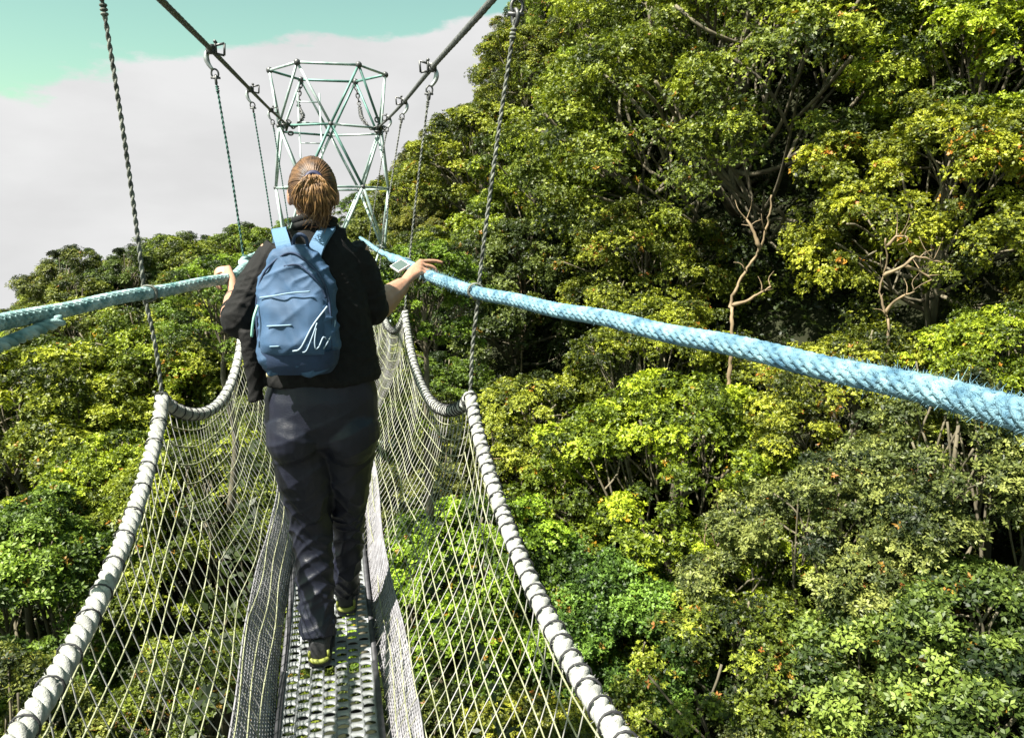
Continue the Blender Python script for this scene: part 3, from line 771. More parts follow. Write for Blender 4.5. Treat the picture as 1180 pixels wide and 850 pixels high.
# saddles and chains
for E, k0, kt in ((Lc[-1], 2, 2), (Rc[-1], 0, 1)):
    mb = MB(); e = np.array(E); rg = np.random.default_rng(4 + k0)
    for q in range(7):
        mb.ring(e + rg.normal(0, 0.05, 3) + np.array([0, 0.05 * q - 0.1, 0.0]), rg.normal(0, 1, 3), 0.035, 0.012, 6, 14)
    mb.box(e, (0.03, 0.10, 0.03))
    mb.build('saddle_shackle', m_iron, TW)
    A = tp_(levels[0], kt, 0); inn = 1 if k0 == 2 else -1
    A = A + np.array([0, 0, -0.03])
    c = rs([A, A + np.array([-0.05 * inn, -0.05, -0.35]), np.array([e[0] + 0.22 * inn, TC - 0.1, e[2] + 0.15]), e + np.array([0.10 * inn, 0.05, -0.03]), e], 0.058)
    mb = MB(); T, U, V = mb.frames(c)
    for j in range(len(c)): mb.ring(c[j], U[j] if j % 2 else V[j], 0.026, 0.010, 6, 12, U=T[j], sy=1.5)
    mb.build('chain', m_iron, TW)
# ------------------------------------------------------------------ the walker
m_skin = mat('skin', (0.34, 0.185, 0.12), 0.5, var=0.10, vscale=30, bump=0.15, bscale=300, sss=0.15)
m_hair = mat('auburn_hair', (0.055, 0.024, 0.010), 0.5, var=0.45, vscale=45, col2=(0.145, 0.072, 0.027))
m_tail = mat('golden_brown_hair_ends', (0.115, 0.056, 0.020), 0.55, var=0.4, vscale=60, col2=(0.27, 0.145, 0.048))
m_hairr = mat('dark_hair_roots', (0.040, 0.018, 0.008), 0.55, var=0.3, vscale=50)
m_jack = mat('black_jacket_cloth', (0.0055, 0.0052, 0.0052), 0.75, spec=0.25, var=0.3, vscale=40, bump=0.5, bscale=500)
m_trou = mat('charcoal_nylon', (0.0075, 0.0085, 0.017), 0.45, spec=0.35, var=0.25, vscale=8, bump=0.3, bscale=260)
m_pack = mat('slate_blue_canvas', (0.030, 0.074, 0.148), 0.7, var=0.14, vscale=18, bump=0.4, bscale=600)
m_packd = mat('navy_canvas', (0.012, 0.030, 0.075), 0.75, var=0.2, vscale=18, bump=0.4, bscale=600)
m_strap = mat('light_blue_webbing', (0.075, 0.16, 0.27), 0.75, bump=0.4, bscale=700)
m_zip = mat('pale_blue_zip', (0.17, 0.27, 0.36), 0.6)
m_whitep = mat('white_print', (0.26, 0.34, 0.42), 0.6)
m_shoe = mat('black_shoe', (0.022, 0.022, 0.024), 0.6, var=0.3, vscale=60, bump=0.3)
m_lime = mat('lime_shoe_trim', (0.19, 0.21, 0.035), 0.6)
m_navy = mat('navy_elastic', (0.01, 0.012, 0.05), 0.6)
m_black = mat('black_strap', (0.012, 0.012, 0.012), 0.6)
m_phone = mat('grey_glass', (0.05, 0.078, 0.070), 0.7, spec=0.3)
m_wht = mat('white_case', (0.7, 0.7, 0.68), 0.5)
m_eye = mat('eye_white', (0.7, 0.7, 0.68), 0.2)
m_brass = mat('tan_buckle', (0.45, 0.38, 0.22), 0.5)

def Pz(px, py, z):
    d = ray(px, py); return Vector(d * (z / d[2]))
def loft(mb, rings, k=20, n=2.2, rot=0.0):
    """stack of horizontal rings: (centre, rx, ry[, exponent])"""
    th = np.arange(k) * 2 * math.pi / k; v = []
    for r_ in rings:
        c, rx, ry = r_[:3]; e = r_[3] if len(r_) > 3 else n
        x = np.sign(np.cos(th)) * np.abs(np.cos(th)) ** (2 / e) * rx; y = np.sign(np.sin(th)) * np.abs(np.sin(th)) ** (2 / e) * ry
        xr = x * math.cos(rot) - y * math.sin(rot); yr = x * math.sin(rot) + y * math.cos(rot)
        v.append(np.stack([c[0] + xr, c[1] + yr, np.full(k, c[2])], -1))
    m = len(v); v = np.vstack(v + [np.array([tuple(rings[0][0])]), np.array([tuple(rings[-1][0])])])
    i = np.arange(m - 1)[:, None] * k; j = np.arange(k)[None]
    f = np.stack([i + j, i + (j + 1) % k, i + k + (j + 1) % k, i + k + j], -1).reshape(-1, 4)
    j = np.arange(k); f0 = np.stack([np.full(k, m * k), (j + 1) % k, j, j], -1); f1 = np.stack([np.full(k, m * k + 1), (m - 1) * k + j, (m - 1) * k + (j + 1) % k, (m - 1) * k + (j + 1) % k], -1)
    mb.add(v, np.vstack([f, f0, f1]))
def fuse(mb, name, mt, parent, voxel=0.006, smooth=4, disp=None):
    """joins everything in mb into one continuous skin"""
    o = mb.build(name, mt, None)
    md = o.modifiers.new('r', 'REMESH'); md.mode = 'VOXEL'; md.voxel_size = voxel
    if smooth:
        s = o.modifiers.new('s', 'SMOOTH'); s.factor = 0.5; s.iterations = smooth
    dg = bpy.context.evaluated_depsgraph_get(); dg.update()
    me = bpy.data.meshes.new_from_object(o.evaluated_get(dg))
    old = o.data; bpy.data.objects.remove(o); bpy.data.meshes.remove(old)
    me.name = name
    n = len(me.vertices); co = np.empty(n * 3, np.float32); me.vertices.foreach_get('co', co); co = co.reshape(-1, 3).astype(float)
    if disp is not None:
        no = np.empty(n * 3, np.float32); me.vertices.foreach_get('normal', no); no = no.reshape(-1, 3)
        co = co + no * disp(co)[:, None]
        me.vertices.foreach_set('co', co.astype(np.float32).ravel())
    me.polygons.foreach_set('use_smooth', np.ones(len(me.polygons), bool)); me.update()
    me.materials.clear(); me.materials.append(mt)
    return link(name, me, parent)
def ridge(x): return (1 - np.abs(np.sin(x))) ** 2

# joints
sR = P(407, 287, 2.68); eR = P(428, 356, 2.74); wR = P(463, 329, 2.97)
sL = P(318, 289, 2.68); eL = P(275, 371, 2.66); wL = P(269, 343, 2.96)
hips = P(371, 480, 2.68)
footL = Pz(368, 768, DECKZ + 0.012); footR = Pz(399, 708, DECKZ + 0.012)      # backs of the heels on the deck
ankL = footL + Vector((0.0, 0.065, 0.10)); ankR = footR + Vector((0.0, 0.06, 0.10))
kneeL = P(359, 612, 2.74); kneeR = P(401, 606, 2.86)
hipL = P(345, 505, 2.68); hipR = P(398, 505, 2.69)
neck = P(363, 262, 2.67); head = P(361, 224, 2.70)
PER = empty('person', (hips.x, 2.72, DECKZ + 0.012))
tag(PER, 'walker with auburn ponytail, black jacket and blue backpack, seen from behind, gripping both handrail ropes', 'person')

body = MB()
V3 = Vector
loft(body, [(P(366, 470, 2.68), .13, .10), (P(368, 430, 2.68), .125, .095), (P(364, 380, 2.68), .13, .095), (P(361, 330, 2.69), .145, .10), (P(361, 295, 2.69), .15, .085), (P(362, 275, 2.685), .10, .065), (P(363, 266, 2.68), .055, .055)])
loft(body, [(neck + V3((0, 0, -.03)), .058, .058), (neck + V3((0, 0.004, .0)), .050, .054), (head + V3((0, -0.005, -.085)), .048, .055), (head + V3((0, 0, -.05)), .05, .055)])
hm = MB()
body.ball(head + V3((0, 0, 0.012)), (.071, .091, .098), 24, 16)
body.ball(head + V3((0, 0.035, -0.050)), (.058, .060, .062), 18, 12)             # jaw
body.ball(head + V3((0, 0.078, -0.098)), (.020, .018, .014), 10, 8)             # chin
body.tube([head + V3((0, 0.088, 0.012)), head + V3((0, 0.103, -0.018)), head + V3((0, 0.100, -0.030))], [.008, .013, .010], 8)   # nose
body.ball(head + V3((0, 0.089, -0.057)), (.024, .012, .006), 10, 6); body.ball(head + V3((0, 0.087, -0.066)), (.020, .012, .006), 10, 6)   # lips
for s in (-1, 1):
    body.ball(head + V3((s * 0.074, -0.004, -0.008)), (.010, .018, .030), 10, 8)   # ears
    body.ball(head + V3((s * 0.030, 0.084, 0.027)), (.020, .010, .007), 10, 6)     # brow
    body.ball(head + V3((s * 0.042, 0.070, -0.030)), (.024, .020, .022), 10, 8)    # cheeks
def arm(S, E, W):
    body.tube(rs([S, (S + E) / 2 + V3((0, 0, -0.005)), E], 0.02), 0.001, 6)
    p = rs([S, E], 0.02); body.tube(p, np.interp(np.linspace(0, 1, len(p)), [0, .3, 1], [.050, .047, .040]), 14)
    body.ball(E, .040, 12, 8)
    p = rs([E, (E + W) / 2 + V3((0, 0, -0.004)), W], 0.015)
    body.tube(p, np.interp(np.linspace(0, 1, len(p)), [0, .25, .7, 1], [.050, .055, .041, .031]), 14); body.ball(W, (.030, .030, .025), 12, 8)
arm(sR, eR, wR); arm(sL, eL, wL)
def finger(base, dirs, lens, r):
    p = [V3(base)]
    for d, l in zip(dirs, lens): p.append(p[-1] + V3(d).normalized() * l)
    q = rs(p, 0.004); body.tube(q, np.interp(np.linspace(0, 1, len(q)), [0, .15, .5, .9, 1], [r * 1.02, r, r * .95, r * .8, r * .55]), 10)
# right hand: palm lies over the rope, fingers to the outside, thumb forward
railpR = P(489, 316, 3.07)
K = P(487, 309.5, 3.05) + V3((0, 0, 0.004))
pv = (K - wR).normalized()
for q, (fy, ln) in enumerate([(.032, 1.0), (.011, 1.08), (-.011, 1.0), (-.031, .82)]):
    kp = K + V3((-0.004 * q, fy * .85, 0.004 + fy * .55))
    body.tube([wR + V3((0, fy * 0.5, 0.001)), (wR + kp) / 2 + V3((0, fy * 0.1, 0.006)), kp], [.0175, .0180, .0135], 10)
    if q == 0: finger(kp, [(1, .25, .02), (1, .15, -.12), (1, .1, -.3)], [.043, .026, .020], .0088)
    elif q == 1: finger(kp, [(1, .10, -.22), (.75, .05, -.9), (-.1, 0, -1)], [.045, .028, .020], .0090)
    else: finger(kp, [(1, -.05, -.40), (.5, 0, -1), (-.5, 0, -1)], [.040 * ln, .027 * ln, .020 * ln], .0086 if q == 2 else .0076)
tb = wR + V3((0.004, 0.020, 0.004))
body.tube([tb, tb + V3((0.012, 0.030, 0.004))], [.014, .0125], 10)
finger(tb + V3((0.010, 0.024, 0.004)), [(-.05, 1, .15), (-.3, 1, .1)], [.034, .027], .0105)
# left hand: curled over the rope
Kl = P(262, 316.5, 3.10) + V3((0, 0, 0.005))
for q, (fy, ln) in enumerate([(.032, 1.0), (.011, 1.08), (-.011, 1.0), (-.031, .82)]):
    kp = Kl + V3((0.003 * q, fy * .9, 0.004 + fy * .45))
    body.tube([wL + V3((0, fy * 0.5, 0.001)), (wL + kp) / 2 + V3((0.004, fy * 0.1, 0.006)), kp], [.0175, .0180, .0135], 10)
    finger(kp, [(-1, .05, -.15 - .1 * q), (-.35, 0, -1), (.55, 0, -1)], [.036 * ln, .029 * ln, .021 * ln], .0090 if q < 3 else .0078)
tb = wL + V3((-0.002, 0.020, 0.004))
finger(tb + V3((0.004, 0.018, 0.01)), [(.15, 1, .45), (.35, 1, -.1)], [.040, .027], .0105)
def leg(H, Kn, A, r, mid):
    p = rs([H, P(*mid[0]), Kn, P(*mid[1]), A], 0.03)
    body.tube(p, np.interp(np.linspace(0, 1, len(p)), [0, .45, .52, .65, .9, 1], np.array([.078, .055, .046, .048, .034, .034]) * r), 14)
loft(body, [(P(371, 500, 2.69), .10, .07), (P(371, 480, 2.69), .13, .09), (P(368, 440, 2.68), .13, .10)])
LM = [(353, 560, 2.70), (364, 680, 2.70)]; RM = [(400, 560, 2.76), (400, 655, 2.90)]
leg(hipL, kneeL, ankL, .92, LM); leg(hipR, kneeR, ankR, .80, RM)
for A, Fh in ((ankL, footL), (ankR, footR)):
    body.tube([A + V3((0, -0.02, -0.05)), A + V3((0, 0.06, -0.065)), A + V3((0, 0.15, -0.078))], [.032, .030, .018], 10)
bo = fuse(body, 'body', m_skin, PER, voxel=0.0042, smooth=3)
for s in (-1, 1):
    e = MB(); e.ball(head + V3((s * 0.031, 0.086, 0.014)), 0.0115, 12, 8); eo = e.build('eye', m_eye, bo)
    e = MB(); e.ball(head + V3((s * 0.031, 0.0945, 0.014)), (.0052, .0035, .0052), 10, 6); e.build('iris', m_black, bo)

# ---- jacket
jk = MB()
jr = [(P(371, 438, 2.68), .196, .135), (P(371, 432, 2.68), .197, .140), (P(370, 415, 2.68), .186, .135), (P(368, 385, 2.68), .176, .130), (P(366, 350, 2.68), .168, .125), (P(362, 315, 2.68), .160, .118), (P(361, 292, 2.68), .150, .100), (P(362, 276, 2.68), .115, .078), (P(363, 267, 2.675), .072, .068), (P(363, 262, 2.672), .060, .062)]
loft(jk, jr, k=28)
jk.tube(rs([P(330, 284, 2.68), P(362, 273, 2.675), P(396, 280, 2.68)], 0.02), [.05] * len(rs([P(330, 284, 2.68), P(362, 273, 2.675), P(396, 280, 2.68)], 0.02)), 12)
for S, E, W, cut, s in ((sR, eR, wR, .16, 1), (sL, eL, wL, .42, -1)):
    p = rs([S + V3((-s * .02, 0, .0)), (S + E) / 2 + V3((s * .004, 0, 0.0)), E + V3((0, -0.005, 0))], 0.015)
    jk.tube(p, np.interp(np.linspace(0, 1, len(p)), [0, .2, .6, 1], [.062, .064, .060, .056]), 18)
    jk.ball(E, .057, 14, 10)
    jk.tube([E, E + (W - E) * cut * 0.6, E + (W - E) * cut], [.056, .052, .046], 16)
# the loose end that hangs under the left elbow
jk.tube(rs([P(284, 380, 2.62), P(290, 410, 2.62), P(293, 440, 2.62), P(296, 462, 2.62)], 0.02), 0.028, 10)
def jd(c):
    x, y, z = c.T
    f = 0.0030 * ridge(z * 62 + 9 * np.sin(x * 14) + 3 * np.sin(y * 21)) + 0.0022 * ridge(z * 95 - x * 60 + 4 * np.sin(z * 30))
    f += 0.004 * np.sin(x * 33 + 4 * np.sin(z * 11)) * np.clip((-0.25 - z) * 6, 0, 1)
    onarm = np.clip((np.abs(x + 0.575 * 0) - 0) * 0, 0, 1)
    d = np.minimum(np.linalg.norm(c - np.array(sR * .4 + eR * .6), axis=1), np.linalg.norm(c - np.array(sL * .4 + eL * .6), axis=1))
    f += np.clip(1 - d / 0.17, 0, 1) * 0.006 * ridge(z * 48 + x * 25 + 2.5 * np.sin(y * 30 + z * 9))
    return f - 0.002
jo = fuse(jk, 'jacket', m_jack, PER, voxel=0.0055, smooth=3, disp=jd)
cm_ = MB()
cc_ = [neck + V3((0.062 * math.cos(a), 0.062 * math.sin(a) + .004, 0.022 + 0.004 * math.sin(3 * a) - .012 * math.sin(a))) for a in np.linspace(0, 2 * math.pi, 25)]
for dz, r in ((0, .013), (-.02, .014)): cm_.tube([q + V3((0, 0, dz)) for q in cc_], r, 8)
cm_.build('collar', m_jack, jo)
# rolled cuffs
for E, W, cut in ((eR, wR, .16), (eL, wL, .42)):
    c_ = MB(); d = (W - E).normalized(); c_.ring(E + (W - E) * cut, d, .041, .0085, 8, 24); c_.ring(E + (W - E) * (cut - .05), d, .044, .009, 8, 24); c_.build('cuff', m_jack, jo)

# ---- trousers
tr = MB()
loft(tr, [(P(373, 520, 2.70), .120, .075), (P(372, 505, 2.69), .165, .115), (P(371, 482, 2.68), .190, .138), (P(371, 455, 2.68), .185, .138), (P(371, 432, 2.68), .172, .125)], k=28)
def tleg(H, Kn, A, rr, foot):
    p = rs([H, P(*foot[0]), Kn, P(*foot[1]), A + V3((0, -0.012, -0.015))], 0.02)
    tr.tube(p, np.interp(np.linspace(0, 1, len(p)), np.linspace(0, 1, len(rr)), rr), 20)
for s_ in (-1, 1): tr.ball(P(372 + s_ * 31, 498, 2.655), (.102, .118, .115), 20, 14)
tleg(P(346, 505, 2.68), kneeL, ankL, [.106, .096, .080, .070, .066, .060, .062], LM)
tleg(P(398, 505, 2.69), kneeR, ankR, [.104, .092, .072, .060, .056, .050, .050], RM)
def td(c):
    x, y, z = c.T
    low = np.clip((-0.82 - z) * 4, 0, 1); mid = np.clip((-0.55 - z) * 5, 0, 1)
    f = low * (0.0085 * ridge(z * 34 + 16 * x + 1.8 * np.sin(x * 40 + z * 13)) + 0.006 * ridge(z * 47 - 30 * x + 2 * np.sin(y * 35)))
    f += mid * 0.004 * ridge(z * 26 - 18 * x + 2 * np.sin(z * 9))
    f += 0.0035 * np.sin(z * 20 + x * 14) * np.sin(x * 22 + 3 * np.sin(z * 12)) * (1 - low)
    f += 0.004 * ridge((z + 0.66) * 30 + 10 * np.abs(x + .28)) * np.exp(-((z + .72) / .06) ** 2)
    return f - 0.003 * low
to = fuse(tr, 'trousers', m_trou, PER, voxel=0.0055, smooth=3, disp=td)
b_ = MB(); b_.box(P(310, 432, 2.53), (.008, .004, .006)); b_.build('buckle', m_brass, to)

# ---- shoes
for A, Fh, yaw in ((ankL, footL, 0.04), (ankR, footR, 0.06)):
    def S(x, y, z): return Fh + V3((x * math.cos(yaw) + y * math.sin(yaw), y * math.cos(yaw) - x * math.sin(yaw), z))
    sh = MB()
    for y, hw, h in [(-.0, 0, 0)]: pass
    prof = [(.004, .028, .085), (.03, .036, .100), (.07, .038, .105), (.11, .038, .080), (.16, .044, .062), (.21, .046, .050), (.25, .038, .040), (.272, .020, .028)]
    ring = []; kk = 16
    for y, hw, h in prof:
        for a in np.arange(kk) * 2 * math.pi / kk:
            cx, cz = math.cos(a), math.sin(a)
            ring.append(S(hw * np.sign(cx) * abs(cx) ** .7, y, .012 + h / 2 + h / 2 * np.sign(cz) * abs(cz) ** .75))
    m_ = len(prof); f = [[i * kk + j, i * kk + (j + 1) % kk, (i + 1) * kk + (j + 1) % kk, (i + 1) * kk + j] for i in range(m_ - 1) for j in range(kk)]
    ring += [S(0, 0.0, .05), S(0, .276, .028)]
    f += [[m_ * kk, (j + 1) % kk, j, j] for j in range(kk)] + [[m_ * kk + 1, (m_ - 1) * kk + j, (m_ - 1) * kk + (j + 1) % kk, (m_ - 1) * kk + (j + 1) % kk] for j in range(kk)]
    sh.add([tuple(q) for q in ring], f)
    so = fuse(sh, 'shoe', m_shoe, PER, voxel=0.004, smooth=3)
    sl = MB()
    outl = [(-.034, .0), (.034, .0)]
    pts = [S(.040 * math.cos(a) * (1 if abs(a) < 9 else 1), .02 + .02 * 0 + .025 * math.sin(a), 0) for a in ()]
    prev = None; v = []; 
    for y, hw, h in prof: v += [S(-hw - .003, y, 0), S(hw + .003, y, 0), S(-hw - .004, y, .020), S(hw + .004, y, .020)]
    n_ = len(prof); f = []
    for i in range(n_ - 1):
        a, b2 = 4 * i, 4 * i + 4
        f += [[a, b2, b2 + 1, a + 1], [a + 2, a + 3, b2 + 3, b2 + 2], [a, a + 2, b2 + 2, b2], [a + 1, b2 + 1, b2 + 3, a + 3]]
    f += [[0, 1, 3, 2], [4 * n_ - 4, 4 * n_ - 2, 4 * n_ - 1, 4 * n_ - 3]]
    sl.add([tuple(q) for q in v], f); sl.build('sole', m_shoe, so, smooth=False)
    hl = MB()
    hl.tube(rs([S(-.030, .012, .026), S(-.018, -.001, .024), S(0, -.005, .023), S(.018, -.001, .024), S(.030, .012, .026)], .006), .0085, 8)
    for s in (-1, 1): hl.tube([S(s * .033, .008, .034), S(s * .031, .010, .058)], .0055, 8)
    hl.build('heel_trim', m_lime, so)

# ---- hair
hc = head + V3((0, -0.004, 0.014)); hr = np.array([.0735, .095, .100])
kd = np.array([0.06, -1.0, 0.22]); kd /= np.linalg.norm(kd)
hb = MB(); rg = np.random.default_rng(9)
cap = MB(); cap.ball(hc + V3((0, -0.012, 0.002)), hr * np.array([.985, .90, .98]), 28, 18)
cv = cap.v[0] - np.array(hc); lowv = np.clip((-cv[:, 2] - .035) / .05, 0, 1)[:, None]; cap.v[0] = np.array(hc) + cv * (1 - lowv * np.array([.22, .30, .30]))
for _ in range(2300):
    a = rg.uniform(0, 2 * math.pi)
    # start somewhere on the hairline circle or within the cap, run to the knot
    s = np.array([math.sin(a), 0.15 + 0.75 * rg.random(), math.cos(a)])
    if s[2] < 0: s[1] = -0.75 * abs(s[2]) + 0.12; s[2] *= 0.72
    s /= np.linalg.norm(s)
    om = math.acos(np.clip(s @ kd, -1, 1)); t = np.linspace(rg.uniform(0, .25), 1, 12)
    dirs = (np.sin((1 - t) * om)[:, None] * s + np.sin(t * om)[:, None] * kd) / math.sin(om)
    wob = 1.0 + rg.uniform(0.0, 0.055) + 0.015 * np.sin(t * 5 + a * 3) * rg.random() - 0.03 * t ** 4
    hb.tube(np.array(hc) + dirs * hr * wob[:, None] if hasattr(wob, '__len__') else dirs, np.interp(t, [0, .8, 1], [.0014, .0020, .0013]) * rg.uniform(.6, 1.3), 5)
ho = cap.build('hair', m_hairr, PER); hb.build('hair_strand', m_hair, ho)
Kn = np.array(hc) + kd * hr * 1.08
pt = MB(); tip = np.array(P(371, 258, 2.60))
for _ in range(620):
    a = rg.uniform(0, 2 * math.pi); w = rg.uniform(0.2, 1) ** .6
    e = np.array(P(364 + rg.normal(0, 7), 240 + rg.normal(4, 8), 2.575)) if rg.random() < .6 else tip + rg.normal(0, .006, 3)
    b1 = Kn + np.array([math.cos(a) * .036 * w, -.050 - .02 * rg.random(), math.sin(a) * .020 * w - .004])
    b2 = Kn * .45 + e * .55 + np.array([math.cos(a) * .050 * w, -.045 + .015 * math.sin(a), -0.002 + .01 * math.sin(a)])
    q = rs([Kn, b1, b2, e + rg.normal(0, .004, 3)], .008); pt.tube(q, np.interp(np.linspace(0, 1, len(q)), [0, .5, 1], [.0014, .0018, .0005]), 5)
pt.build('ponytail', m_tail, ho)
ti = MB(); ti.ring(Kn + np.array([0, -.008, 0.006]), (0.05, 1, -.3), .020, .009, 8, 20); ti.build('hair_tie', m_navy, ho)

# ---- backpack (worn, but a thing of its own)
bc = P(343, 362, 2.50)
BP = empty('backpack', (bc.x, bc.y, P(343, 430, 2.50).z)); tag(BP, 'slate blue canvas backpack with white scribble mark, worn on the walker\'s back', 'backpack')
yawb = -0.16
def prof_b(v):   # half width, half depth at height v
    w = np.interp(v, [0, .06, .2, .5, .72, .86, .94, 1], [.094, .112, .119, .121, .112, .092, .068, .034])
    d = np.interp(v, [0, .08, .25, .5, .8, 1], [.055, .080, .092, .082, .058, .030]); return float(w), float(d)
zb0, zb1 = P(343, 428, 2.50).z, P(343, 284, 2.50).z
def bpt(v, a, out=0.0, e=3.0, dx=0.0):
    w, d = prof_b(v); cx, sy = math.cos(a), math.sin(a)
    x = np.sign(cx) * abs(cx) ** (2 / e) * (w + out); y = np.sign(sy) * abs(sy) ** (2 / e) * (d + out)
    c = math.cos(yawb); s = math.sin(yawb)
    lean = 0.045 * v
    return V3((bc.x + dx * (1 - v) + x * c - y * s, bc.y + lean + x * s + y * c, zb0 + (zb1 - zb0) * v))
def fpt(u, v, out=0.002):
    """on the front face: u across (-1..1), v up"""
    w, d = prof_b(v)
    cx = u; sy = -(1 - min(.999, abs(cx)) ** 3.0) ** (1 / 3.0)
    x = cx * (w); y = sy * (d + out); c = math.cos(yawb); s = math.sin(yawb)
    return V3((bc.x + x * c - y * s, bc.y + .045 * v + x * s + y * c, zb0 + (zb1 - zb0) * v))
bb = MB(); vs = np.concatenate([[0, .02, .05], np.linspace(.09, .93, 16), [.96, .985, 1.0]])
rings = [[bpt(v, a) for a in np.arange(32) * 2 * math.pi / 32] for v in vs]
v_ = [tuple(q) for r in rings for q in r] + [tuple(bpt(0, 0) * .5 + bpt(0, math.pi) * .5), tuple(bpt(1, 0) * .5 + bpt(1, math.pi) * .5)]
m_ = len(vs); f = [[i * 32 + j, i * 32 + (j + 1) % 32, (i + 1) * 32 + (j + 1) % 32, (i + 1) * 32 + j] for i in range(m_ - 1) for j in range(32)]
f += [[m_ * 32, (j + 1) % 32, j, j] for j in range(32)] + [[m_ * 32 + 1, (m_ - 1) * 32 + j, (m_ - 1) * 32 + (j + 1) % 32, (m_ - 1) * 32 + (j + 1) % 32] for j in range(32)]
bb.add(v_, f)
def bd(c):
    x, y, z = c.T
    return 0.0040 * np.sin(z * 30 + x * 18 + 2 * np.sin(x * 30)) + 0.0060 * ridge(z * 24 - x * 26 + 1.5 * np.sin(z * 40)) + 0.003 * ridge(z * 60 + x * 22 + 2 * np.sin(x * 50)) - .001 + 0.0015 * np.sin(x * 70 + z * 50)
bag = fuse(bb, 'bag', m_pack, BP, voxel=0.005, smooth=2, disp=bd)
def line(name, uv, r, m, par, out=0.004, step=.006):
    mb = MB(); mb.tube(rs([fpt(u, v, out) for u, v in uv], step), r, 6); return mb.build(name, m, par)
# front pocket: a raised panel with its own seam and zip
fp = MB(); nu, nv = 40, 36; vv_ = []
for jv in range(nv + 1):
    for iu in range(nu + 1):
        v = .17 + (.46) * jv / nv; u = -.86 + 1.62 * iu / nu
        ed = min(1, 5 * min(iu / nu, 1 - iu / nu)) ** .5 * min(1, 5 * min(jv / nv, 1 - jv / nv)) ** .5
        vv_.append(tuple(fpt(u, v, .004 + .014 * ed + 0.0035 * math.sin(u * 5 + v * 22 + 2 * math.sin(u * 4)) + 0.004 * (1 - abs(math.sin(u * 3.1 - v * 13))) ** 2)))
fp.add(vv_, [[j * (nu + 1) + i, j * (nu + 1) + i + 1, (j + 1) * (nu + 1) + i + 1, (j + 1) * (nu + 1) + i] for j in range(nv) for i in range(nu)])
fo = fp.build('front_pocket', m_pack, bag)
line('pocket_zip', [(-.82, .61), (-.4, .63), (0, .65), (.5, .66)], .0028, m_zip, fo, .022)
line('pocket_zip', [(-.60, .40), (-.3, .405), (.02, .41)], .0024, m_zip, fo, .022)
line('pocket_zip', [(-.55, .245), (-.3, .25)], .0022, m_zip, fo, .020)
line('piping', [(-.95, .12), (-.97, .4), (-.96, .62), (-.85, .80), (-.5, .92), (0, .95), (.45, .90), (.80, .76), (.90, .55), (.90, .2)], .004, m_packd, bag, .004)
line('main_zip', [(-.25, .85), (.2, .86), (.5, .80), (.75, .70), (.84, .6)], .003, m_packd, bag, .006)
# dark base panel
bs = MB(); vv_ = []
for jv in range(5):
    for j in range(32): vv_.append(tuple(bpt(0.0 + .19 * jv / 4 + (.0), 2 * math.pi * j / 32, .004)))
bs.add(vv_, [[i * 32 + j, i * 32 + (j + 1) % 32, (i + 1) * 32 + (j + 1) % 32, (i + 1) * 32 + j] for i in range(4) for j in range(32)])
bs.build('base_panel', m_packd, bag)
# the scribble mark on the pocket
for q, st in enumerate([[(.02, .21), (.22, .235), (.52, .40), (.86, .54)], [(.26, .20), (.36, .215), (.52, .33), (.62, .42)], [(.60, .38), (.56, .28), (.58, .22), (.66, .24)], [(.66, .24), (.76, .31), (.82, .29)], [(.74, .215), (.85, .27), (.97, .37), (1.0, .42)]]):
    st = [(min(.985, u), v) for u, v in st]
    line('scribble_mark', st, .0022 if q else .0028, m_whitep, fo, .0205 if q < 4 else .012)
# shoulder straps, handle, side pull
def ribbon(name, pts, w, m, par, nrm, th=.006):
    p = rs(pts, .012); T = np.gradient(p, axis=0); T /= np.linalg.norm(T, axis=1)[:, None]
    n_ = np.array([nrm(q) if callable(nrm) else nrm for q in p], float); s = np.cross(T, n_); s /= np.linalg.norm(s, axis=1)[:, None]; n_ = np.cross(s, T)
    v = np.stack([p - s * w + n_ * th, p + s * w + n_ * th, p + s * w - n_ * th, p - s * w - n_ * th], 1).reshape(-1, 3)
    m_ = len(p); f = [[i * 4 + j, i * 4 + (j + 1) % 4, i * 4 + 4 + (j + 1) % 4, i * 4 + 4 + j] for i in range(m_ - 1) for j in range(4)] + [[0, 1, 2, 3], [m_ * 4 - 4, m_ * 4 - 1, m_ * 4 - 2, m_ * 4 - 3]]
    mb = MB(); mb.add(v, f); return mb.build(name, m, par, smooth=False)
cen = np.array(P(361, 330, 2.68))
def nr(q):
    d = np.array(q) - cen; d[0] *= .3; return d / np.linalg.norm(d)
ribbon('shoulder_strap', [P(331, 300, 2.555), P(326, 281, 2.575), P(322, 268, 2.63), P(322, 265, 2.70), P(323, 272, 2.79), P(320, 330, 2.83), P(312, 400, 2.80), P(304, 412, 2.68), P(320, 414, 2.56)], .023, m_strap, BP, nr)
ribbon('shoulder_strap', [P(360, 298, 2.555), P(367, 280, 2.575), P(377, 264, 2.625), P(381, 260, 2.70), P(386, 272, 2.79), P(398, 330, 2.83), P(404, 400, 2.80), P(408, 412, 2.66), P(374, 414, 2.56)], .023, m_strap, BP, nr)
hd = MB(); hd.tube(rs([P(338, 287, 2.53), P(339, 274, 2.515), P(346, 270, 2.51), P(353, 275, 2.515), P(355, 287, 2.53)], .006), .0055, 8); hd.build('handle_loop', m_packd, BP)
sp = MB(); sp.tube(rs([P(297, 352, 2.47), P(293, 364, 2.455), P(291, 376, 2.455), P(290, 388, 2.46)], .006), .004, 6); sp.build('zip_pull', mat('mint_cord', (.25, .5, .4), .6), BP)

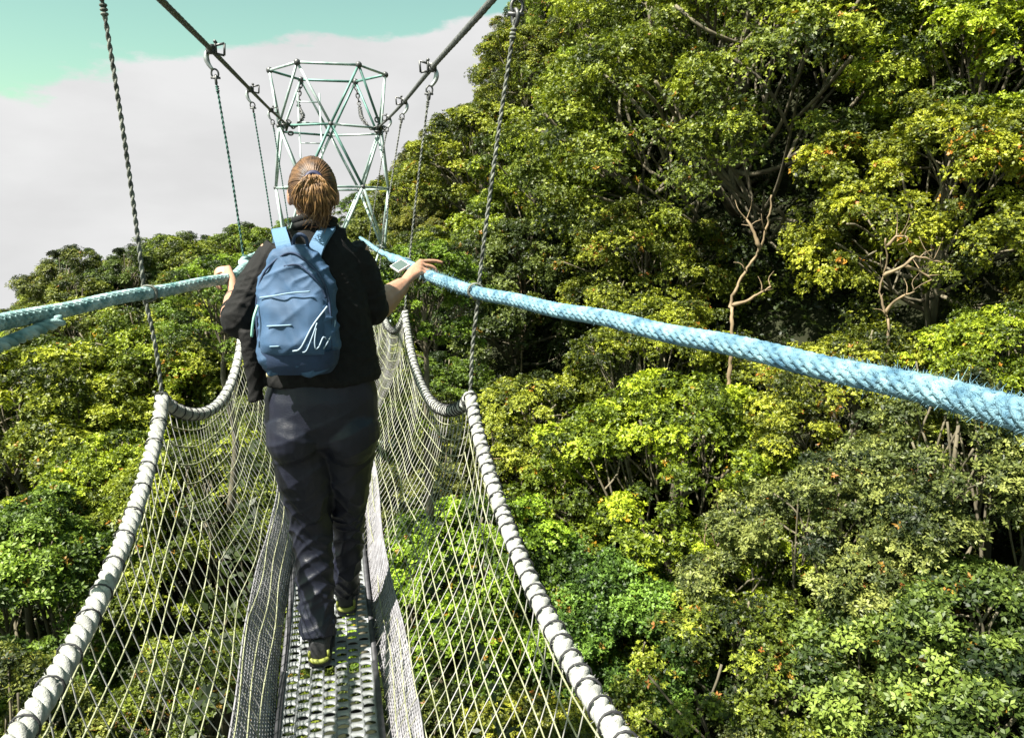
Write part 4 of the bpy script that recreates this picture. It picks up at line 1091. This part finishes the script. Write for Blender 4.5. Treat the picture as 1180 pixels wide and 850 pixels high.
# ---- things held and worn at the hands
bd_ = MB(); d = (K - wR).normalized(); bd_.ring(wR - d * .028, d, .0285, .0028, 6, 24); o = bd_.build('hair_band', m_black, None); tag(o, 'thin dark elastic band round the walker\'s right wrist', 'wrist band')
wa = MB(); d = (Kl - wL).normalized(); wa.ring(wL - (wL - eL).normalized() * .030, wL - eL, .0300, .0055, 6, 24); o = wa.build('wrist_watch', m_black, None); tag(o, 'black watch strap round the walker\'s left wrist', 'watch')
ph = MB()
pc = P(461, 306.5, 3.10); e1 = (P(468, 321, 3.03) - P(450, 309, 3.12)).normalized(); e2 = (P(462, 297, 3.16) - P(450, 309, 3.12)).normalized(); e2 = (e2 - e1 * e1.dot(e2)).normalized(); e3 = e1.cross(e2)
M = np.array([list(e1), list(e2), list(e3)]).T
ph.box(pc, (.030, .028, .004), M)
ph_o = ph.build('mobile_phone', m_wht, None, smooth=False); tag(ph_o, 'small flat phone with grey-green face and white edge under the walker\'s right hand', 'phone')
ps = MB(); sg = 1 if e3.dot(Vector((0, -1, .3))) > 0 else -1
ps.box(pc + e3 * .0042 * sg, (.027, .025, .0008), M); ps.build('screen', m_phone, ph_o, smooth=False)
# ------------------------------------------------------------------ a label of its own for every other tree
MARKS = [('the huge spreading tree', 850, 110), ('the lime corner crown', 1135, 70), ('the broad orange-flecked crown', 1090, 235), ('the glowing yellow-green dome', 775, 560),
 ('the pale leaning trunk', 860, 300), ('the crooked bare trunk', 1030, 330), ('the knot of the nearest right hanger', 548, 335), ('the right net peak', 542, 455),
 ('the walker\'s right hand', 485, 315), ('the lattice tower', 385, 170), ('the lime tuft above the handrail end', 1160, 440), ('the pointed tiered tree', 1090, 630),
 ('the emerald crown', 690, 740), ('the lower end of the right edge rope', 745, 835), ('the knot of the nearest left hanger', 171, 338), ('the left net peak', 187, 458),
 ('the dip of the left edge rope', 240, 475), ('the lower end of the left edge rope', 15, 830), ('the walker\'s left elbow', 272, 375), ('the second right cable clamp', 497, 78), ('the walker\'s boots', 380, 740), ('the hanging teal rope end', 20, 395)]
ORD = ['nearest', 'second', 'third', 'fourth', 'fifth', 'sixth', 'seventh', 'eighth', 'ninth', 'tenth', 'eleventh', 'twelfth']
info = []
for (o, c, r, var, tint, lab) in TREES:
    px, py, D = proj(c + np.array([0, 0, .35 * r])); info.append((px, py, D, FPX * r / max(D, .1)))
info = np.array(info); rg = np.random.default_rng(2); bk = {}
for n_, (o, c, r, var, tint, lab) in enumerate(TREES):
    px, py, D, rr = info[n_]
    a = rg.uniform(0, 6.28, 40); q = np.sqrt(rg.random(40)) * .8
    X = px + rr * q * np.cos(a); Y = py + rr * q * np.sin(a) * .8
    inside = (X > 0) & (X < W0) & (Y > 0) & (Y < H0) & (D > 0)
    near = (info[:, 2] < D - 0.5) & (info[:, 2] > 1)
    cov = ((X[:, None] - info[None, near, 0]) ** 2 + ((Y[:, None] - info[None, near, 1]) * 1.15) ** 2 < (info[None, near, 3] * .82) ** 2).any(1) if near.any() else np.zeros(40, bool)
    vis = (inside & ~cov).mean()
    if lab: continue
    yl = tint[0] / tint[1]; br = (tint[0] + tint[1]) / 2
    col_ = 'dark green' if br < .78 else ('grey-green' if tint[2] > 1.02 else ('yellow-green' if yl > .97 and br > 1.02 else ('olive' if yl > .93 else 'mid green')))
    if not inside.any():
        if D < 0 or px + rr < -230 or px - rr > W0 + 230 or py - rr > H0 + 260 or py + rr < -200:
            for ch in list(o.children): bpy.data.objects.remove(ch)
            bpy.data.objects.remove(o); continue
        tag(o, 'forest tree standing outside the edges of the view', 'tree', 'forest trees outside the view'); continue
    if vis < .08:
        tag(o, 'forest tree almost hidden behind the nearer crowns', 'tree', 'forest trees hidden behind nearer crowns'); continue
    X0, Y0_ = X[inside & ~cov].mean(), Y[inside & ~cov].mean()
    m_ = min(MARKS, key=lambda m: (m[1] - X0) ** 2 + (m[2] - Y0_) ** 2)
    dx, dy = X0 - m_[1], Y0_ - m_[2]
    d_ = 'above' if dy < -abs(dx) * 1.6 else 'below' if dy > abs(dx) * 1.6 else ('left of' if dx < 0 else 'right of') if abs(dy) < abs(dx) * .6 else ('up-left of' if dx < 0 else 'up-right of') if dy < 0 else ('down-left of' if dx < 0 else 'down-right of')
    bk.setdefault((col_, d_, m_[0]), []).append((math.hypot(dx, dy), o))
for (col_, d_, mk), L_ in bk.items():
    L_.sort(key=lambda t: t[0])
    for i, (_, o) in enumerate(L_):
        tag(o, f"{col_} crown {d_} {mk}" if len(L_) == 1 else f"{ORD[min(i, 11)]} {col_} crown {d_} {mk}", 'tree', 'forest trees on the slopes')
